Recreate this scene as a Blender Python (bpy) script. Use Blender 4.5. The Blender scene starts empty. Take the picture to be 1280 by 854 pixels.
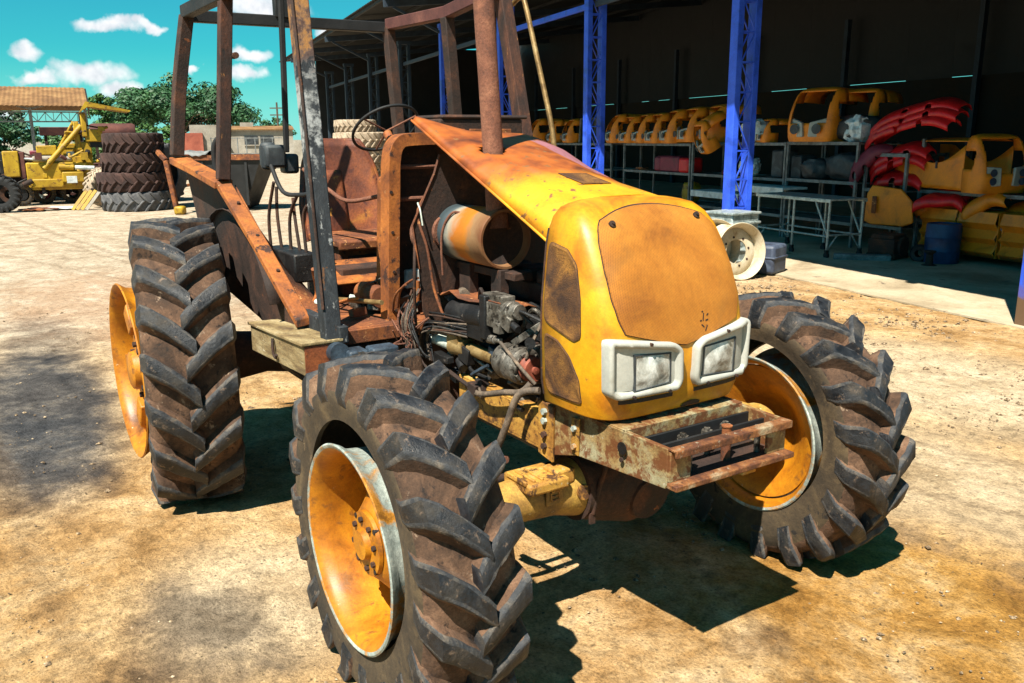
import bpy, bmesh, math, random
from mathutils import Vector, Matrix, noise
import numpy as np
R = math.radians
random.seed(7)
scene = bpy.context.scene
col = scene.collection

# ------------------------------------------------------------------ camera
cam_d = bpy.data.cameras.new('camera'); cam = bpy.data.objects.new('camera', cam_d); col.objects.link(cam)
CAM = Vector((2.7424, -2.2871, 2.0593))
PAN, TILT, ROLL, FPX = 2.5631, -0.2333, -0.0064, 1071.25
fw = Vector((math.cos(PAN)*math.cos(TILT), math.sin(PAN)*math.cos(TILT), math.sin(TILT)))
rt = Vector((math.sin(PAN), -math.cos(PAN), 0)); upv = rt.cross(fw)
r2 = rt*math.cos(ROLL)+upv*math.sin(ROLL); u2 = upv*math.cos(ROLL)-rt*math.sin(ROLL)
M = Matrix((( r2.x,u2.x,-fw.x),(r2.y,u2.y,-fw.y),(r2.z,u2.z,-fw.z))).to_4x4(); M.translation = CAM
cam.matrix_world = M
cam_d.sensor_width = 36; cam_d.lens = FPX/1280*36
cam_d.clip_start = .05; cam_d.clip_end = 3000
scene.camera = cam

# ------------------------------------------------------------------ sun, sky, exposure
SUN_TRAVEL = Vector((-.33, .55, -1.0)).normalized()
sun_el = math.asin(-SUN_TRAVEL.z); to_sun = -SUN_TRAVEL
sd = bpy.data.lights.new('sun', 'SUN'); sd.energy = 5.0; sd.angle = R(.5); sd.color = (1, .93, .8)
so = bpy.data.objects.new('sun', sd); col.objects.link(so)
so.rotation_euler = SUN_TRAVEL.to_track_quat('-Z', 'Y').to_euler(); so.location = (10, -10, 20)
world = bpy.data.worlds.new('World'); scene.world = world; world.use_nodes = True
nt = world.node_tree; nt.nodes.clear()
def wn(t, **k):
    n = nt.nodes.new(t)
    for a, b in k.items(): setattr(n, a, b)
    return n
def wmath(op, a, b=None, clamp=False):
    n = wn('ShaderNodeMath', operation=op); n.use_clamp = clamp
    for i, s in enumerate((a, b)):
        if s is None: continue
        if isinstance(s, (int, float)): n.inputs[i].default_value = s
        else: nt.links.new(s, n.inputs[i])
    return n.outputs[0]
sky = wn('ShaderNodeTexSky'); sky.sky_type = 'NISHITA'; sky.sun_disc = False
sky.sun_elevation = sun_el; sky.sun_rotation = math.atan2(to_sun.x, to_sun.y)
sky.air_density = 1.0; sky.dust_density = .3; sky.ozone_density = 3.0
tint = wn('ShaderNodeMix', data_type='RGBA', blend_type='MULTIPLY'); tint.inputs[0].default_value = 1
nt.links.new(sky.outputs[0], tint.inputs[6]); tint.inputs[7].default_value = (.13, .95, .90, 1)
tc = wn('ShaderNodeTexCoord'); sep = wn('ShaderNodeSeparateXYZ'); nt.links.new(tc.outputs['Generated'], sep.inputs[0])
nz1 = wn('ShaderNodeTexNoise'); nz1.inputs['Scale'].default_value = 34; nz1.inputs['Detail'].default_value = 8
nt.links.new(tc.outputs['Generated'], nz1.inputs['Vector'])
sepn = wn('ShaderNodeSeparateColor'); nt.links.new(nz1.outputs['Color'], sepn.inputs[0])
az = wmath('ADD', wmath('ARCTAN2', sep.outputs[1], sep.outputs[0]), wmath('MULTIPLY', wmath('SUBTRACT', sepn.outputs[0], .5), .06))
el = wmath('ADD', wmath('ARCSINE', sep.outputs[2]), wmath('MULTIPLY', wmath('SUBTRACT', sepn.outputs[1], .5), .034))
CL = [(170.6,6.5,2.2,.5),(168.7,6.5,1.0,.4),(175.4,4.75,1.2,.62),(171.9,3.7,2.5,.8),(174.8,3.5,1.5,.42),(170.6,2.7,1.6,.6),
      (163.0,5.1,1.7,.5),(163.2,3.95,1.5,.6),(162.0,7.8,2.8,1.0),(158.3,6.3,.8,.55),(166.4,4.3,.8,.3),(177.9,1.6,2.4,.7)]
cur = None
for a, e, w, h in CL:
    dx = wmath('MULTIPLY', wmath('SUBTRACT', az, R(a)), 1/R(w)); dy = wmath('MULTIPLY', wmath('SUBTRACT', el, R(e)), 1/R(h))
    d2 = wmath('ADD', wmath('MULTIPLY', dx, dx), wmath('MULTIPLY', dy, dy))
    v = wmath('SUBTRACT', 1.0, d2)
    cur = v if cur is None else wmath('MAXIMUM', cur, v)
# scattered clouds over the rest of the sky
mp = wn('ShaderNodeMapping'); mp.inputs['Scale'].default_value = (1, 1, 3.0); nt.links.new(tc.outputs['Generated'], mp.inputs[0])
nz2 = wn('ShaderNodeTexNoise'); nz2.inputs['Scale'].default_value = 4.2; nz2.inputs['Detail'].default_value = 6; nt.links.new(mp.outputs[0], nz2.inputs['Vector'])
gen = wmath('MULTIPLY', wmath('SUBTRACT', nz2.outputs[0], .66), 5.0)
cmask = wn('ShaderNodeMapRange'); cmask.interpolation_type = 'SMOOTHSTEP'
nt.links.new(wmath('MAXIMUM', cur, gen), cmask.inputs[0]); cmask.inputs[1].default_value = -.15; cmask.inputs[2].default_value = .95
cm = wn('ShaderNodeMix', data_type='RGBA'); nt.links.new(wmath('MULTIPLY', cmask.outputs[0], .92), cm.inputs[0])
hz = wn('ShaderNodeMapRange'); hz.interpolation_type = 'SMOOTHSTEP'; nt.links.new(wmath('ARCSINE', sep.outputs[2]), hz.inputs[0]); hz.inputs[1].default_value = R(5.5); hz.inputs[2].default_value = R(-1.5); hz.inputs[3].default_value = 0; hz.inputs[4].default_value = .62
hm = wn('ShaderNodeMix', data_type='RGBA'); nt.links.new(hz.outputs[0], hm.inputs[0]); nt.links.new(tint.outputs[2], hm.inputs[6]); hm.inputs[7].default_value = (4.2, 8.6, 8.9, 1)
nt.links.new(hm.outputs[2], cm.inputs[6])
shd = wn('ShaderNodeTexNoise'); shd.inputs['Scale'].default_value = 60; shd.inputs['Detail'].default_value = 5; nt.links.new(tc.outputs['Generated'], shd.inputs['Vector'])
cr_ = wn('ShaderNodeValToRGB'); nt.links.new(shd.outputs[0], cr_.inputs[0]); cr_.color_ramp.elements[0].position = .35; cr_.color_ramp.elements[0].color = (7.6, 7.7, 8.2, 1); cr_.color_ramp.elements[1].position = .6; cr_.color_ramp.elements[1].color = (10.6, 10.3, 10.3, 1)
nt.links.new(cr_.outputs[0], cm.inputs[7])
bg = wn('ShaderNodeBackground'); bg.inputs[1].default_value = .05; nt.links.new(cm.outputs[2], bg.inputs[0])
wo = wn('ShaderNodeOutputWorld'); nt.links.new(bg.outputs[0], wo.inputs[0])
vs = scene.view_settings; vs.view_transform = 'Standard'; vs.look = 'None'; vs.exposure = 1.15; vs.gamma = 1.0; vs.use_curve_mapping = False
scene.render.engine = 'CYCLES'; scene.cycles.diffuse_bounces = 2; scene.cycles.max_bounces = 6; scene.render.resolution_x = 1024; scene.render.resolution_y = 683

# ------------------------------------------------------------------ materials
MATS = {}
def mat(name, cols, scale=6, rough=.6, metal=0., bump=.2, bscale=40, fine=.35, spec=.5, detail=8, rough2=None, stretch=(1,1,1), extra=None, dist=.6, worn=None, bdist=.01, dent=0.):
    """cols: list of (position, rgb) of a ramp over layered noise."""
    m = bpy.data.materials.new(name); m.use_nodes = True; t = m.node_tree; N = t.nodes; L = t.links
    b = N['Principled BSDF']
    c = N.new('ShaderNodeTexCoord'); mp = N.new('ShaderNodeMapping'); mp.inputs['Scale'].default_value = stretch
    L.new(c.outputs['Object'], mp.inputs[0])
    n1 = N.new('ShaderNodeTexNoise'); n1.inputs['Scale'].default_value = scale; n1.inputs['Detail'].default_value = detail
    n1.inputs['Roughness'].default_value = .62; n1.inputs['Distortion'].default_value = dist
    L.new(mp.outputs[0], n1.inputs['Vector'])
    r = N.new('ShaderNodeValToRGB'); e = r.color_ramp.elements
    while len(e) < len(cols): e.new(.5)
    for i, (p, k) in enumerate(cols): e[i].position = p; e[i].color = (*k, 1)
    L.new(n1.outputs[0], r.inputs[0])
    n2 = N.new('ShaderNodeTexNoise'); n2.inputs['Scale'].default_value = bscale; n2.inputs['Detail'].default_value = 6; n2.inputs['Roughness'].default_value = .7
    L.new(mp.outputs[0], n2.inputs['Vector'])
    mr = N.new('ShaderNodeMapRange'); L.new(n2.outputs[0], mr.inputs[0]); mr.inputs[1].default_value = .25; mr.inputs[2].default_value = .75
    mr.inputs[3].default_value = 1-fine; mr.inputs[4].default_value = 1+fine
    mx = N.new('ShaderNodeMix'); mx.data_type = 'RGBA'; mx.blend_type = 'MULTIPLY'; mx.inputs[0].default_value = 1
    L.new(r.outputs[0], mx.inputs[6]); L.new(mr.outputs[0], mx.inputs[7])
    out = mx.outputs[2]
    n5 = N.new('ShaderNodeTexNoise'); n5.inputs['Scale'].default_value = bscale*3.3; n5.inputs['Detail'].default_value = 4; n5.inputs['Roughness'].default_value = .8
    L.new(mp.outputs[0], n5.inputs['Vector'])
    m5 = N.new('ShaderNodeMapRange'); L.new(n5.outputs[0], m5.inputs[0]); m5.inputs[1].default_value = .32; m5.inputs[2].default_value = .68; m5.inputs[3].default_value = 1-fine*.8; m5.inputs[4].default_value = 1+fine*.8
    mx5 = N.new('ShaderNodeMix'); mx5.data_type = 'RGBA'; mx5.blend_type = 'MULTIPLY'; mx5.inputs[0].default_value = 1; L.new(out, mx5.inputs[6]); L.new(m5.outputs[0], mx5.inputs[7]); out = mx5.outputs[2]
    if worn:
        n6 = N.new('ShaderNodeTexNoise'); n6.inputs['Scale'].default_value = scale*2.6; n6.inputs['Detail'].default_value = 10; n6.inputs['Roughness'].default_value = .72; n6.inputs['Distortion'].default_value = .3
        L.new(mp.outputs[0], n6.inputs['Vector'])
        for (lo_, hi_, colr) in worn:
            m6 = N.new('ShaderNodeMapRange'); L.new(n6.outputs[0], m6.inputs[0]); m6.inputs[1].default_value = lo_; m6.inputs[2].default_value = hi_
            x6 = N.new('ShaderNodeMix'); x6.data_type = 'RGBA'; L.new(m6.outputs[0], x6.inputs[0]); L.new(out, x6.inputs[6]); x6.inputs[7].default_value = (*colr, 1); out = x6.outputs[2]
    if extra: out = extra(N, L, c, out, n1, n2)
    L.new(out, b.inputs['Base Color'])
    mr2 = N.new('ShaderNodeMapRange'); L.new(n1.outputs[0], mr2.inputs[0]); mr2.inputs[1].default_value = .3; mr2.inputs[2].default_value = .7
    mr2.inputs[3].default_value = rough; mr2.inputs[4].default_value = rough2 if rough2 is not None else min(1, rough+.2)
    L.new(mr2.outputs[0], b.inputs['Roughness'])
    b.inputs['Metallic'].default_value = metal; b.inputs['Specular IOR Level'].default_value = spec
    if bump:
        bp = N.new('ShaderNodeBump'); bp.inputs['Strength'].default_value = bump; bp.inputs['Distance'].default_value = bdist
        if dent:
            nd = N.new('ShaderNodeTexNoise'); nd.inputs['Scale'].default_value = 7; nd.inputs['Detail'].default_value = 3; L.new(mp.outputs[0], nd.inputs['Vector'])
            ad = N.new('ShaderNodeMath'); ad.operation = 'MULTIPLY_ADD'; L.new(nd.outputs[0], ad.inputs[0]); ad.inputs[1].default_value = dent; L.new(n2.outputs[0], ad.inputs[2]); L.new(ad.outputs[0], bp.inputs['Height'])
        else: L.new(n2.outputs[0], bp.inputs['Height'])
        L.new(bp.outputs[0], b.inputs['Normal'])
    MATS[name] = m; return m
Y1, Y2, Y3 = (.88,.46,.012), (.84,.38,.012), (.66,.24,.012)
def smear_extra(N, L, c, out, n1, n2):
    n = N.new('ShaderNodeTexNoise'); n.inputs['Scale'].default_value = 2.6; n.inputs['Detail'].default_value = 9; n.inputs['Roughness'].default_value = .7; n.inputs['Distortion'].default_value = 1.2
    mp_ = N.new('ShaderNodeMapping'); mp_.inputs['Location'].default_value = (3.1, 1.7, .4); L.new(c.outputs['Object'], mp_.inputs[0]); L.new(mp_.outputs[0], n.inputs['Vector'])
    m = N.new('ShaderNodeMapRange'); L.new(n.outputs[0], m.inputs[0]); m.inputs[1].default_value = .54; m.inputs[2].default_value = .74; m.inputs[3].default_value = 0; m.inputs[4].default_value = .6
    x = N.new('ShaderNodeMix'); x.data_type = 'RGBA'; L.new(m.outputs[0], x.inputs[0]); L.new(out, x.inputs[6]); x.inputs[7].default_value = (.20, .085, .015, 1)
    return x.outputs[2]
mat('yellow_paint', [(.25,(.20,.075,.008)),(.36,(.42,.145,.007)),(.48,(.57,.245,.007)),(.62,(.65,.325,.007)),(.8,(.68,.37,.018))], 3.5, .38, worn=[(.655,.69,(.34,.15,.02))], bump=.06, bscale=60, fine=.12, rough2=.55, extra=smear_extra, dent=6.)
mat('orange_mesh', [(.3,(.40,.15,.018)),(.5,(.56,.23,.025)),(.7,(.62,.28,.04))], 3.0, .6, bump=0, bscale=30, fine=.12)
mat('side_mesh', [(.35,(.035,.014,.006)),(.5,(.11,.045,.010)),(.68,(.26,.115,.018))], 7, .7, bump=.5, bscale=160, fine=.6)
mat('rust', [(.3,(.045,.016,.009)),(.48,(.14,.042,.014)),(.62,(.27,.085,.02)),(.78,(.38,.15,.04))], 5, .75, worn=[(.60,.64,(.045,.018,.012)),(.40,.36,(.55,.26,.09))], bump=.35, bscale=70, fine=.4)
mat('rust_orange', [(.3,(.085,.026,.010)),(.45,(.24,.07,.013)),(.6,(.38,.12,.018)),(.8,(.46,.20,.045))], 4, .7, worn=[(.56,.62,(.035,.014,.009)),(.36,.32,(.52,.32,.14))], bump=.3, bscale=60, fine=.3)
mat('rust_dark', [(.3,(.010,.006,.005)),(.5,(.030,.014,.009)),(.68,(.085,.032,.015)),(.85,(.20,.08,.026))], 5, .75, worn=[(.64,.68,(.22,.07,.02)),(.38,.33,(.007,.005,.005))], bump=.35, bscale=60, fine=.5)
mat('pillar_rust', [(.3,(.012,.007,.006)),(.48,(.036,.015,.010)),(.62,(.085,.030,.015)),(.8,(.22,.09,.026))], 6, .75, worn=[(.62,.66,(.28,.12,.035)),(.38,.34,(.008,.006,.006))], bump=.35, bscale=60, fine=.5, stretch=(1,1,.5))
mat('rail_mix', [(.3,(.030,.012,.007)),(.46,(.10,.032,.011)),(.58,(.20,.075,.02)),(.74,(.30,.24,.15))], 9, .7, worn=[(.60,.65,(.32,.28,.2)),(.40,.35,(.018,.008,.006))], bump=.4, bscale=70, fine=.45)
mat('rust_pipe', [(.3,(.085,.032,.02)),(.5,(.16,.062,.036)),(.7,(.24,.105,.062))], 9, .8, bump=.5, bscale=90, fine=.45)
mat('seat_rust', [(.3,(.055,.017,.010)),(.46,(.14,.038,.017)),(.6,(.24,.066,.018)),(.75,(.36,.14,.02))], 4, .55, worn=[(.58,.64,(.08,.022,.014)),(.38,.33,(.56,.25,.04))], bump=.3, bscale=60, fine=.35)
mat('rubber_lug', [(.3,(.004,.005,.007)),(.48,(.011,.013,.017)),(.62,(.032,.028,.024)),(.78,(.11,.078,.056))], 9, .36, worn=[(.58,.66,(.15,.105,.075)),(.36,.31,(.005,.006,.008))], bump=.5, bscale=55, fine=.45, rough2=.85)
mat('rubber_dust', [(.28,(.014,.008,.005)),(.44,(.055,.028,.015)),(.6,(.13,.070,.040)),(.8,(.22,.145,.092))], 5, .85, worn=[(.60,.66,(.25,.175,.12)),(.44,.36,(.012,.007,.005))], bump=.5, bscale=50, fine=.35)
mat('rubber_scuff', [(.3,(.012,.014,.018)),(.46,(.034,.037,.042)),(.60,(.085,.075,.065)),(.8,(.20,.155,.115))], 16, .7, worn=[(.55,.62,(.03,.03,.034))], bump=.5, bscale=70, fine=.4)
mat('rubber_side', [(.3,(.014,.011,.008)),(.5,(.050,.034,.018)),(.7,(.13,.088,.042))], 4, .8, worn=[(.62,.68,(.19,.13,.07)),(.40,.35,(.014,.011,.009))], bump=.35, bscale=50, fine=.3)
mat('rubber_old_red', [(.3,(.018,.009,.008)),(.55,(.045,.022,.018)),(.75,(.085,.044,.036))], 3, .85, bump=.3, bscale=30, fine=.3)
mat('rubber_old_grey', [(.3,(.04,.04,.043)),(.55,(.095,.095,.10)),(.75,(.19,.185,.18))], 3, .85, bump=.3, bscale=30, fine=.3)
mat('rubber_dusty_tan', [(.3,(.20,.15,.10)),(.55,(.36,.28,.2)),(.75,(.5,.42,.32))], 3, .85, bump=.3, bscale=30, fine=.3)
mat('rim_yellow', [(.3,(.12,.04,.005)),(.42,(.33,.11,.005)),(.6,(.48,.19,.005)),(.8,(.52,.25,.014))], 5, .4, worn=[(.56,.64,(.20,.075,.012)),(.34,.31,(.5,.42,.26))], bump=.12, bscale=60, fine=.18)
mat('rim_scraped', [(.30,(.10,.04,.012)),(.42,(.40,.17,.02)),(.50,(.22,.26,.24)),(.62,(.44,.48,.43)),(.8,(.52,.52,.46))], 5, .45, bump=.2, bscale=80, fine=.4)
mat('white_rim', [(.28,(.20,.11,.045)),(.4,(.44,.36,.23)),(.6,(.54,.48,.36)),(.8,(.58,.55,.45))], 5, .5, bump=.12, bscale=60, fine=.2)
mat('white_plastic', [(.25,(.22,.19,.13)),(.4,(.36,.36,.32)),(.7,(.43,.43,.39))], 5, .42, worn=[(.62,.70,(.26,.21,.13))], bump=.05, bscale=60, fine=.1)
mat('frame_green', [(.3,(.14,.055,.014)),(.45,(.26,.17,.065)),(.58,(.27,.24,.14)),(.78,(.38,.36,.25))], 6, .6, worn=[(.47,.55,(.13,.046,.013)),(.36,.33,(.46,.43,.33))], bump=.25, bscale=70, fine=.35)
mat('frame_yellow', [(.3,(.09,.034,.010)),(.45,(.30,.14,.026)),(.6,(.44,.24,.04)),(.8,(.40,.29,.13))], 6, .55, worn=[(.52,.58,(.07,.03,.012)),(.38,.34,(.42,.36,.22))], bump=.2, bscale=70, fine=.3)
mat('axle_paint', [(.3,(.06,.034,.014)),(.45,(.26,.14,.03)),(.6,(.40,.24,.045)),(.8,(.38,.30,.16))], 5, .6, worn=[(.62,.66,(.12,.06,.022)),(.36,.32,(.62,.55,.38))], bump=.25, bscale=60, fine=.35)
mat('engine_black', [(.35,(.0025,.0025,.003)),(.55,(.007,.007,.008)),(.72,(.022,.020,.019))], 8, .45, metal=.0, worn=[(.63,.68,(.12,.10,.085))], bump=.35, bscale=60, fine=.5)
mat('engine_blue', [(.3,(.012,.016,.022)),(.55,(.03,.05,.075)),(.75,(.08,.12,.16))], 8, .45, bump=.2, bscale=60, fine=.4)
mat('alloy', [(.3,(.04,.034,.028)),(.5,(.14,.125,.105)),(.7,(.30,.28,.245))], 12, .42, metal=.55, worn=[(.52,.60,(.020,.016,.013))], bump=.3, bscale=80, fine=.4)
mat('brass_paint', [(.3,(.10,.055,.02)),(.5,(.24,.15,.055)),(.7,(.36,.26,.12))], 10, .4, metal=.4, bump=.2, bscale=70, fine=.3)
mat('hose', [(.3,(.03,.024,.02)),(.5,(.10,.075,.055)),(.75,(.26,.19,.13))], 14, .65, bump=.4, bscale=120, fine=.4)
def pillar_extra(N, L, c, out, n1, n2):
    s_ = N.new('ShaderNodeSeparateXYZ'); L.new(c.outputs['Object'], s_.inputs[0])
    nn = N.new('ShaderNodeTexNoise'); nn.inputs['Scale'].default_value = 11; nn.inputs['Detail'].default_value = 9; nn.inputs['Roughness'].default_value = .7; L.new(c.outputs['Object'], nn.inputs['Vector'])
    k = N.new('ShaderNodeMath'); k.operation = 'MULTIPLY_ADD'; L.new(nn.outputs[0], k.inputs[0]); k.inputs[1].default_value = .9; L.new(s_.outputs[2], k.inputs[2])
    def band(lo, hi, amt):
        m = N.new('ShaderNodeMapRange'); m.interpolation_type = 'SMOOTHSTEP'; L.new(k.outputs[0], m.inputs[0]); m.inputs[1].default_value = lo; m.inputs[2].default_value = hi; m.inputs[4].default_value = amt; return m.outputs[0]
    def mixc(f, a, col_):
        x = N.new('ShaderNodeMix'); x.data_type = 'RGBA'; L.new(f, x.inputs[0]); L.new(a, x.inputs[6]); x.inputs[7].default_value = (*col_, 1); return x.outputs[2]
    m1 = N.new('ShaderNodeMath'); m1.operation = 'MULTIPLY'; L.new(band(2.40, 2.56, 1), m1.inputs[0])
    g = N.new('ShaderNodeMapRange'); L.new(nn.outputs[0], g.inputs[0]); g.inputs[1].default_value = .44; g.inputs[2].default_value = .56; L.new(g.outputs[0], m1.inputs[1])
    o = mixc(m1.outputs[0], out, (.30, .31, .31))
    o = mixc(band(2.80, 2.90, .9), o, (.055, .022, .013))
    m2 = N.new('ShaderNodeMath'); m2.operation = 'MULTIPLY'; L.new(band(2.92, 3.05, 1), m2.inputs[0]); g2 = N.new('ShaderNodeMapRange'); L.new(nn.outputs[0], g2.inputs[0]); g2.inputs[1].default_value = .48; g2.inputs[2].default_value = .6; L.new(g2.outputs[0], m2.inputs[1])
    return mixc(m2.outputs[0], o, (.26, .12, .03))
mat('ash_pillar', [(.30,(.003,.004,.006)),(.48,(.007,.010,.014)),(.60,(.018,.023,.028)),(.70,(.10,.11,.11)),(.85,(.30,.29,.27))], 5.5, .6, worn=[(.62,.66,(.13,.055,.018)),(.41,.37,(.26,.27,.27))], bump=.35, bscale=60, fine=.4, stretch=(1,1,.45), extra=pillar_extra)
mat('wood', [(.3,(.07,.04,.02)),(.46,(.20,.14,.06)),(.6,(.32,.25,.13)),(.8,(.42,.37,.26))], 7, .8, worn=[(.60,.66,(.10,.06,.03)),(.36,.32,(.66,.60,.46))], bump=.45, bscale=60, fine=.4, stretch=(.4,1,1.6))
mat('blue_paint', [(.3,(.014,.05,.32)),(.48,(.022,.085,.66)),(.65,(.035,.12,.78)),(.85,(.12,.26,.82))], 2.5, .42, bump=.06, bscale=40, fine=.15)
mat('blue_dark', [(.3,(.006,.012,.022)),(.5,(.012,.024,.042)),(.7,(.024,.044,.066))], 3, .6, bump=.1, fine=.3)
mat('steel_grey', [(.3,(.06,.06,.058)),(.5,(.16,.17,.17)),(.7,(.28,.29,.285))], 6, .5, metal=.3, bump=.1, fine=.25)
mat('galvanised', [(.3,(.14,.19,.19)),(.5,(.36,.42,.41)),(.7,(.55,.6,.58))], 9, .4, metal=.4, bump=.15, fine=.3)
mat('shelf_orange', [(.3,(.36,.10,.005)),(.45,(.70,.20,.006)),(.65,(.86,.26,.008))], 2.5, .4, bump=.04, fine=.12)
mat('shelf_red', [(.3,(.30,.006,.006)),(.5,(.62,.010,.012)),(.7,(.74,.018,.016))], 2.5, .3, bump=.04, fine=.12)
mat('shelf_maroon', [(.3,(.09,.01,.02)),(.5,(.20,.02,.04)),(.7,(.28,.04,.06))], 2.5, .5, bump=.04, fine=.2)
mat('dark_plastic', [(.3,(.012,.014,.016)),(.5,(.03,.035,.04)),(.7,(.07,.085,.09))], 4, .5, bump=.1, fine=.3)
mat('pale_sheet', [(.3,(.3,.34,.34)),(.5,(.56,.6,.6)),(.7,(.72,.74,.72))], 4, .4, bump=.1, fine=.2)
mat('plastic_bag', [(.3,(.30,.36,.40)),(.5,(.55,.62,.66)),(.7,(.78,.82,.84))], 7, .2, bump=.3, bscale=30, fine=.2)
mat('drum_blue', [(.3,(.005,.016,.05)),(.5,(.008,.035,.11)),(.7,(.015,.06,.16))], 4, .4, bump=.05, fine=.2)
mat('navy_plastic', [(.3,(.02,.026,.04)),(.5,(.045,.06,.10)),(.7,(.09,.12,.17))], 4, .45, bump=.1, fine=.2)
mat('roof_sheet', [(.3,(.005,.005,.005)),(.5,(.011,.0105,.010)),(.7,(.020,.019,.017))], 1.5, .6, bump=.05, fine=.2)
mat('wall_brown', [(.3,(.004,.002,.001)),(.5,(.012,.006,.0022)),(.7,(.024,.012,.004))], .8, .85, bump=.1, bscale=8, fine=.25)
mat('rust_roof', [(.3,(.10,.045,.015)),(.5,(.20,.10,.035)),(.7,(.29,.17,.07))], .8, .8, bump=.1, bscale=8, fine=.2, stretch=(1,1,1))
mat('machine_yellow', [(.3,(.15,.075,.004)),(.45,(.34,.20,.006)),(.65,(.46,.29,.008))], 2, .5, worn=[(.56,.62,(.12,.055,.012))], bump=.05, fine=.2)
mat('maroon_steel', [(.3,(.03,.009,.008)),(.5,(.08,.024,.020)),(.7,(.15,.055,.04))], 2, .75, bump=.1, fine=.3)
mat('whitewash', [(.3,(.20,.175,.135)),(.5,(.33,.30,.25)),(.7,(.42,.39,.34))], .4, .85, bump=.1, bscale=5, fine=.2)
mat('brick_red', [(.3,(.22,.05,.03)),(.5,(.36,.10,.06)),(.7,(.45,.16,.1))], 1, .8, bump=.1, fine=.3)
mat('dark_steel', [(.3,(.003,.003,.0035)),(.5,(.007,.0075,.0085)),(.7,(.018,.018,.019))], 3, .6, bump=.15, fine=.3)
mat('bark', [(.3,(.05,.035,.025)),(.6,(.12,.09,.06))], 2, .9, bump=.4, bscale=10, fine=.3)
mat('leaf_dark', [(.3,(.010,.045,.016)),(.5,(.024,.090,.028)),(.75,(.052,.15,.035))], .35, .55, bump=0, fine=.3, bscale=3)
mat('leaf_mid', [(.3,(.02,.06,.012)),(.5,(.045,.12,.02)),(.75,(.09,.18,.03))], .5, .55, bump=0, fine=.3, bscale=3)
mat('tarp', [(.3,(.08,.085,.085)),(.5,(.16,.165,.165)),(.7,(.24,.245,.24))], 3, .7, bump=.2, bscale=6, fine=.2)
mat('pebble', [(.34,(.035,.022,.012)),(.47,(.12,.08,.045)),(.56,(.28,.20,.12)),(.68,(.50,.40,.28))], 40, .9, bump=0, fine=.3)
mat('red_pulley', [(.3,(.10,.02,.012)),(.5,(.22,.05,.025)),(.7,(.32,.09,.05))], 14, .6, bump=.2, fine=.3)
mat('pale_fitting', [(.3,(.2,.22,.19)),(.5,(.42,.47,.42)),(.7,(.6,.64,.58))], 10, .45, bump=.2, fine=.3)

# paint with burnt rear, for the hood (colour runs with the sheet's own burn pattern)
def hood_extra(N, L, c, out, n1, n2):
    s = N.new('ShaderNodeSeparateXYZ'); L.new(c.outputs['Object'], s.inputs[0])
    def mt(op, a, b):
        k = N.new('ShaderNodeMath'); k.operation = op
        for i, q in enumerate((a, b)):
            if isinstance(q, (int, float)): k.inputs[i].default_value = q
            else: L.new(q, k.inputs[i])
        return k.outputs[0]
    nn = mt('MULTIPLY', mt('SUBTRACT', n1.outputs[0], .5), .5)
    # burn line: runs diagonally over the sheet
    d = mt('ADD', mt('ADD', mt('MULTIPLY', s.outputs[0], -1.0), mt('MULTIPLY', s.outputs[1], .35)), nn)
    m1 = N.new('ShaderNodeMapRange'); m1.interpolation_type = 'SMOOTHSTEP'; L.new(d, m1.inputs[0]); m1.inputs[1].default_value = .10; m1.inputs[2].default_value = .36
    a = N.new('ShaderNodeMix'); a.data_type = 'RGBA'; L.new(m1.outputs[0], a.inputs[0]); L.new(out, a.inputs[6])
    r = N.new('ShaderNodeValToRGB'); e = r.color_ramp.elements
    e.new(.5); e.new(.6)
    for i, (p, k) in enumerate([(.30,(.085,.022,.007)),(.44,(.24,.058,.009)),(.58,(.37,.098,.012)),(.75,(.30,.11,.04))]): e[i].position = p; e[i].color = (*k, 1)
    n3 = N.new('ShaderNodeTexNoise'); n3.inputs['Scale'].default_value = 7; n3.inputs['Detail'].default_value = 9; L.new(c.outputs['Object'], n3.inputs['Vector'])
    L.new(n3.outputs[0], r.inputs[0]); L.new(r.outputs[0], a.inputs[7])
    # mauve scorched primer band along the far edge
    d2 = mt('ADD', mt('MULTIPLY', mt('ABSOLUTE', mt('SUBTRACT', s.outputs[1], mt('ADD', .27, mt('MULTIPLY', s.outputs[0], .02))), 0), -1.0), mt('MULTIPLY', nn, .18))
    m2 = N.new('ShaderNodeMapRange'); L.new(d2, m2.inputs[0]); m2.inputs[1].default_value = -.10; m2.inputs[2].default_value = -.075
    xr = mt('MULTIPLY', mt('GREATER_THAN', s.outputs[0], -.86), mt('LESS_THAN', mt('ADD', s.outputs[0], mt('MULTIPLY', nn, .3)), -.33))
    b2 = N.new('ShaderNodeMix'); b2.data_type = 'RGBA'; L.new(mt('MULTIPLY', mt('MULTIPLY', m2.outputs[0], xr), .85), b2.inputs[0]); L.new(a.outputs[2], b2.inputs[6]); b2.inputs[7].default_value = (.30, .13, .17, 1)
    # scattered chips
    n4 = N.new('ShaderNodeTexNoise'); n4.inputs['Scale'].default_value = 22; n4.inputs['Detail'].default_value = 4; L.new(c.outputs['Object'], n4.inputs['Vector'])
    m3 = N.new('ShaderNodeMapRange'); L.new(n4.outputs[0], m3.inputs[0]); m3.inputs[1].default_value = .63; m3.inputs[2].default_value = .68
    b3 = N.new('ShaderNodeMix'); b3.data_type = 'RGBA'; L.new(m3.outputs[0], b3.inputs[0]); L.new(b2.outputs[2], b3.inputs[6]); b3.inputs[7].default_value = (.20, .09, .03, 1)
    return b3.outputs[2]
mat('hood_paint', [(.25,(.42,.165,.010)),(.4,(.57,.24,.007)),(.6,(.65,.32,.007)),(.8,(.63,.33,.018))], 3.0, .45, worn=[(.66,.70,(.40,.18,.03))], bump=.1, bscale=60, fine=.14, rough2=.62, extra=hood_extra, dent=8.)
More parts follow.
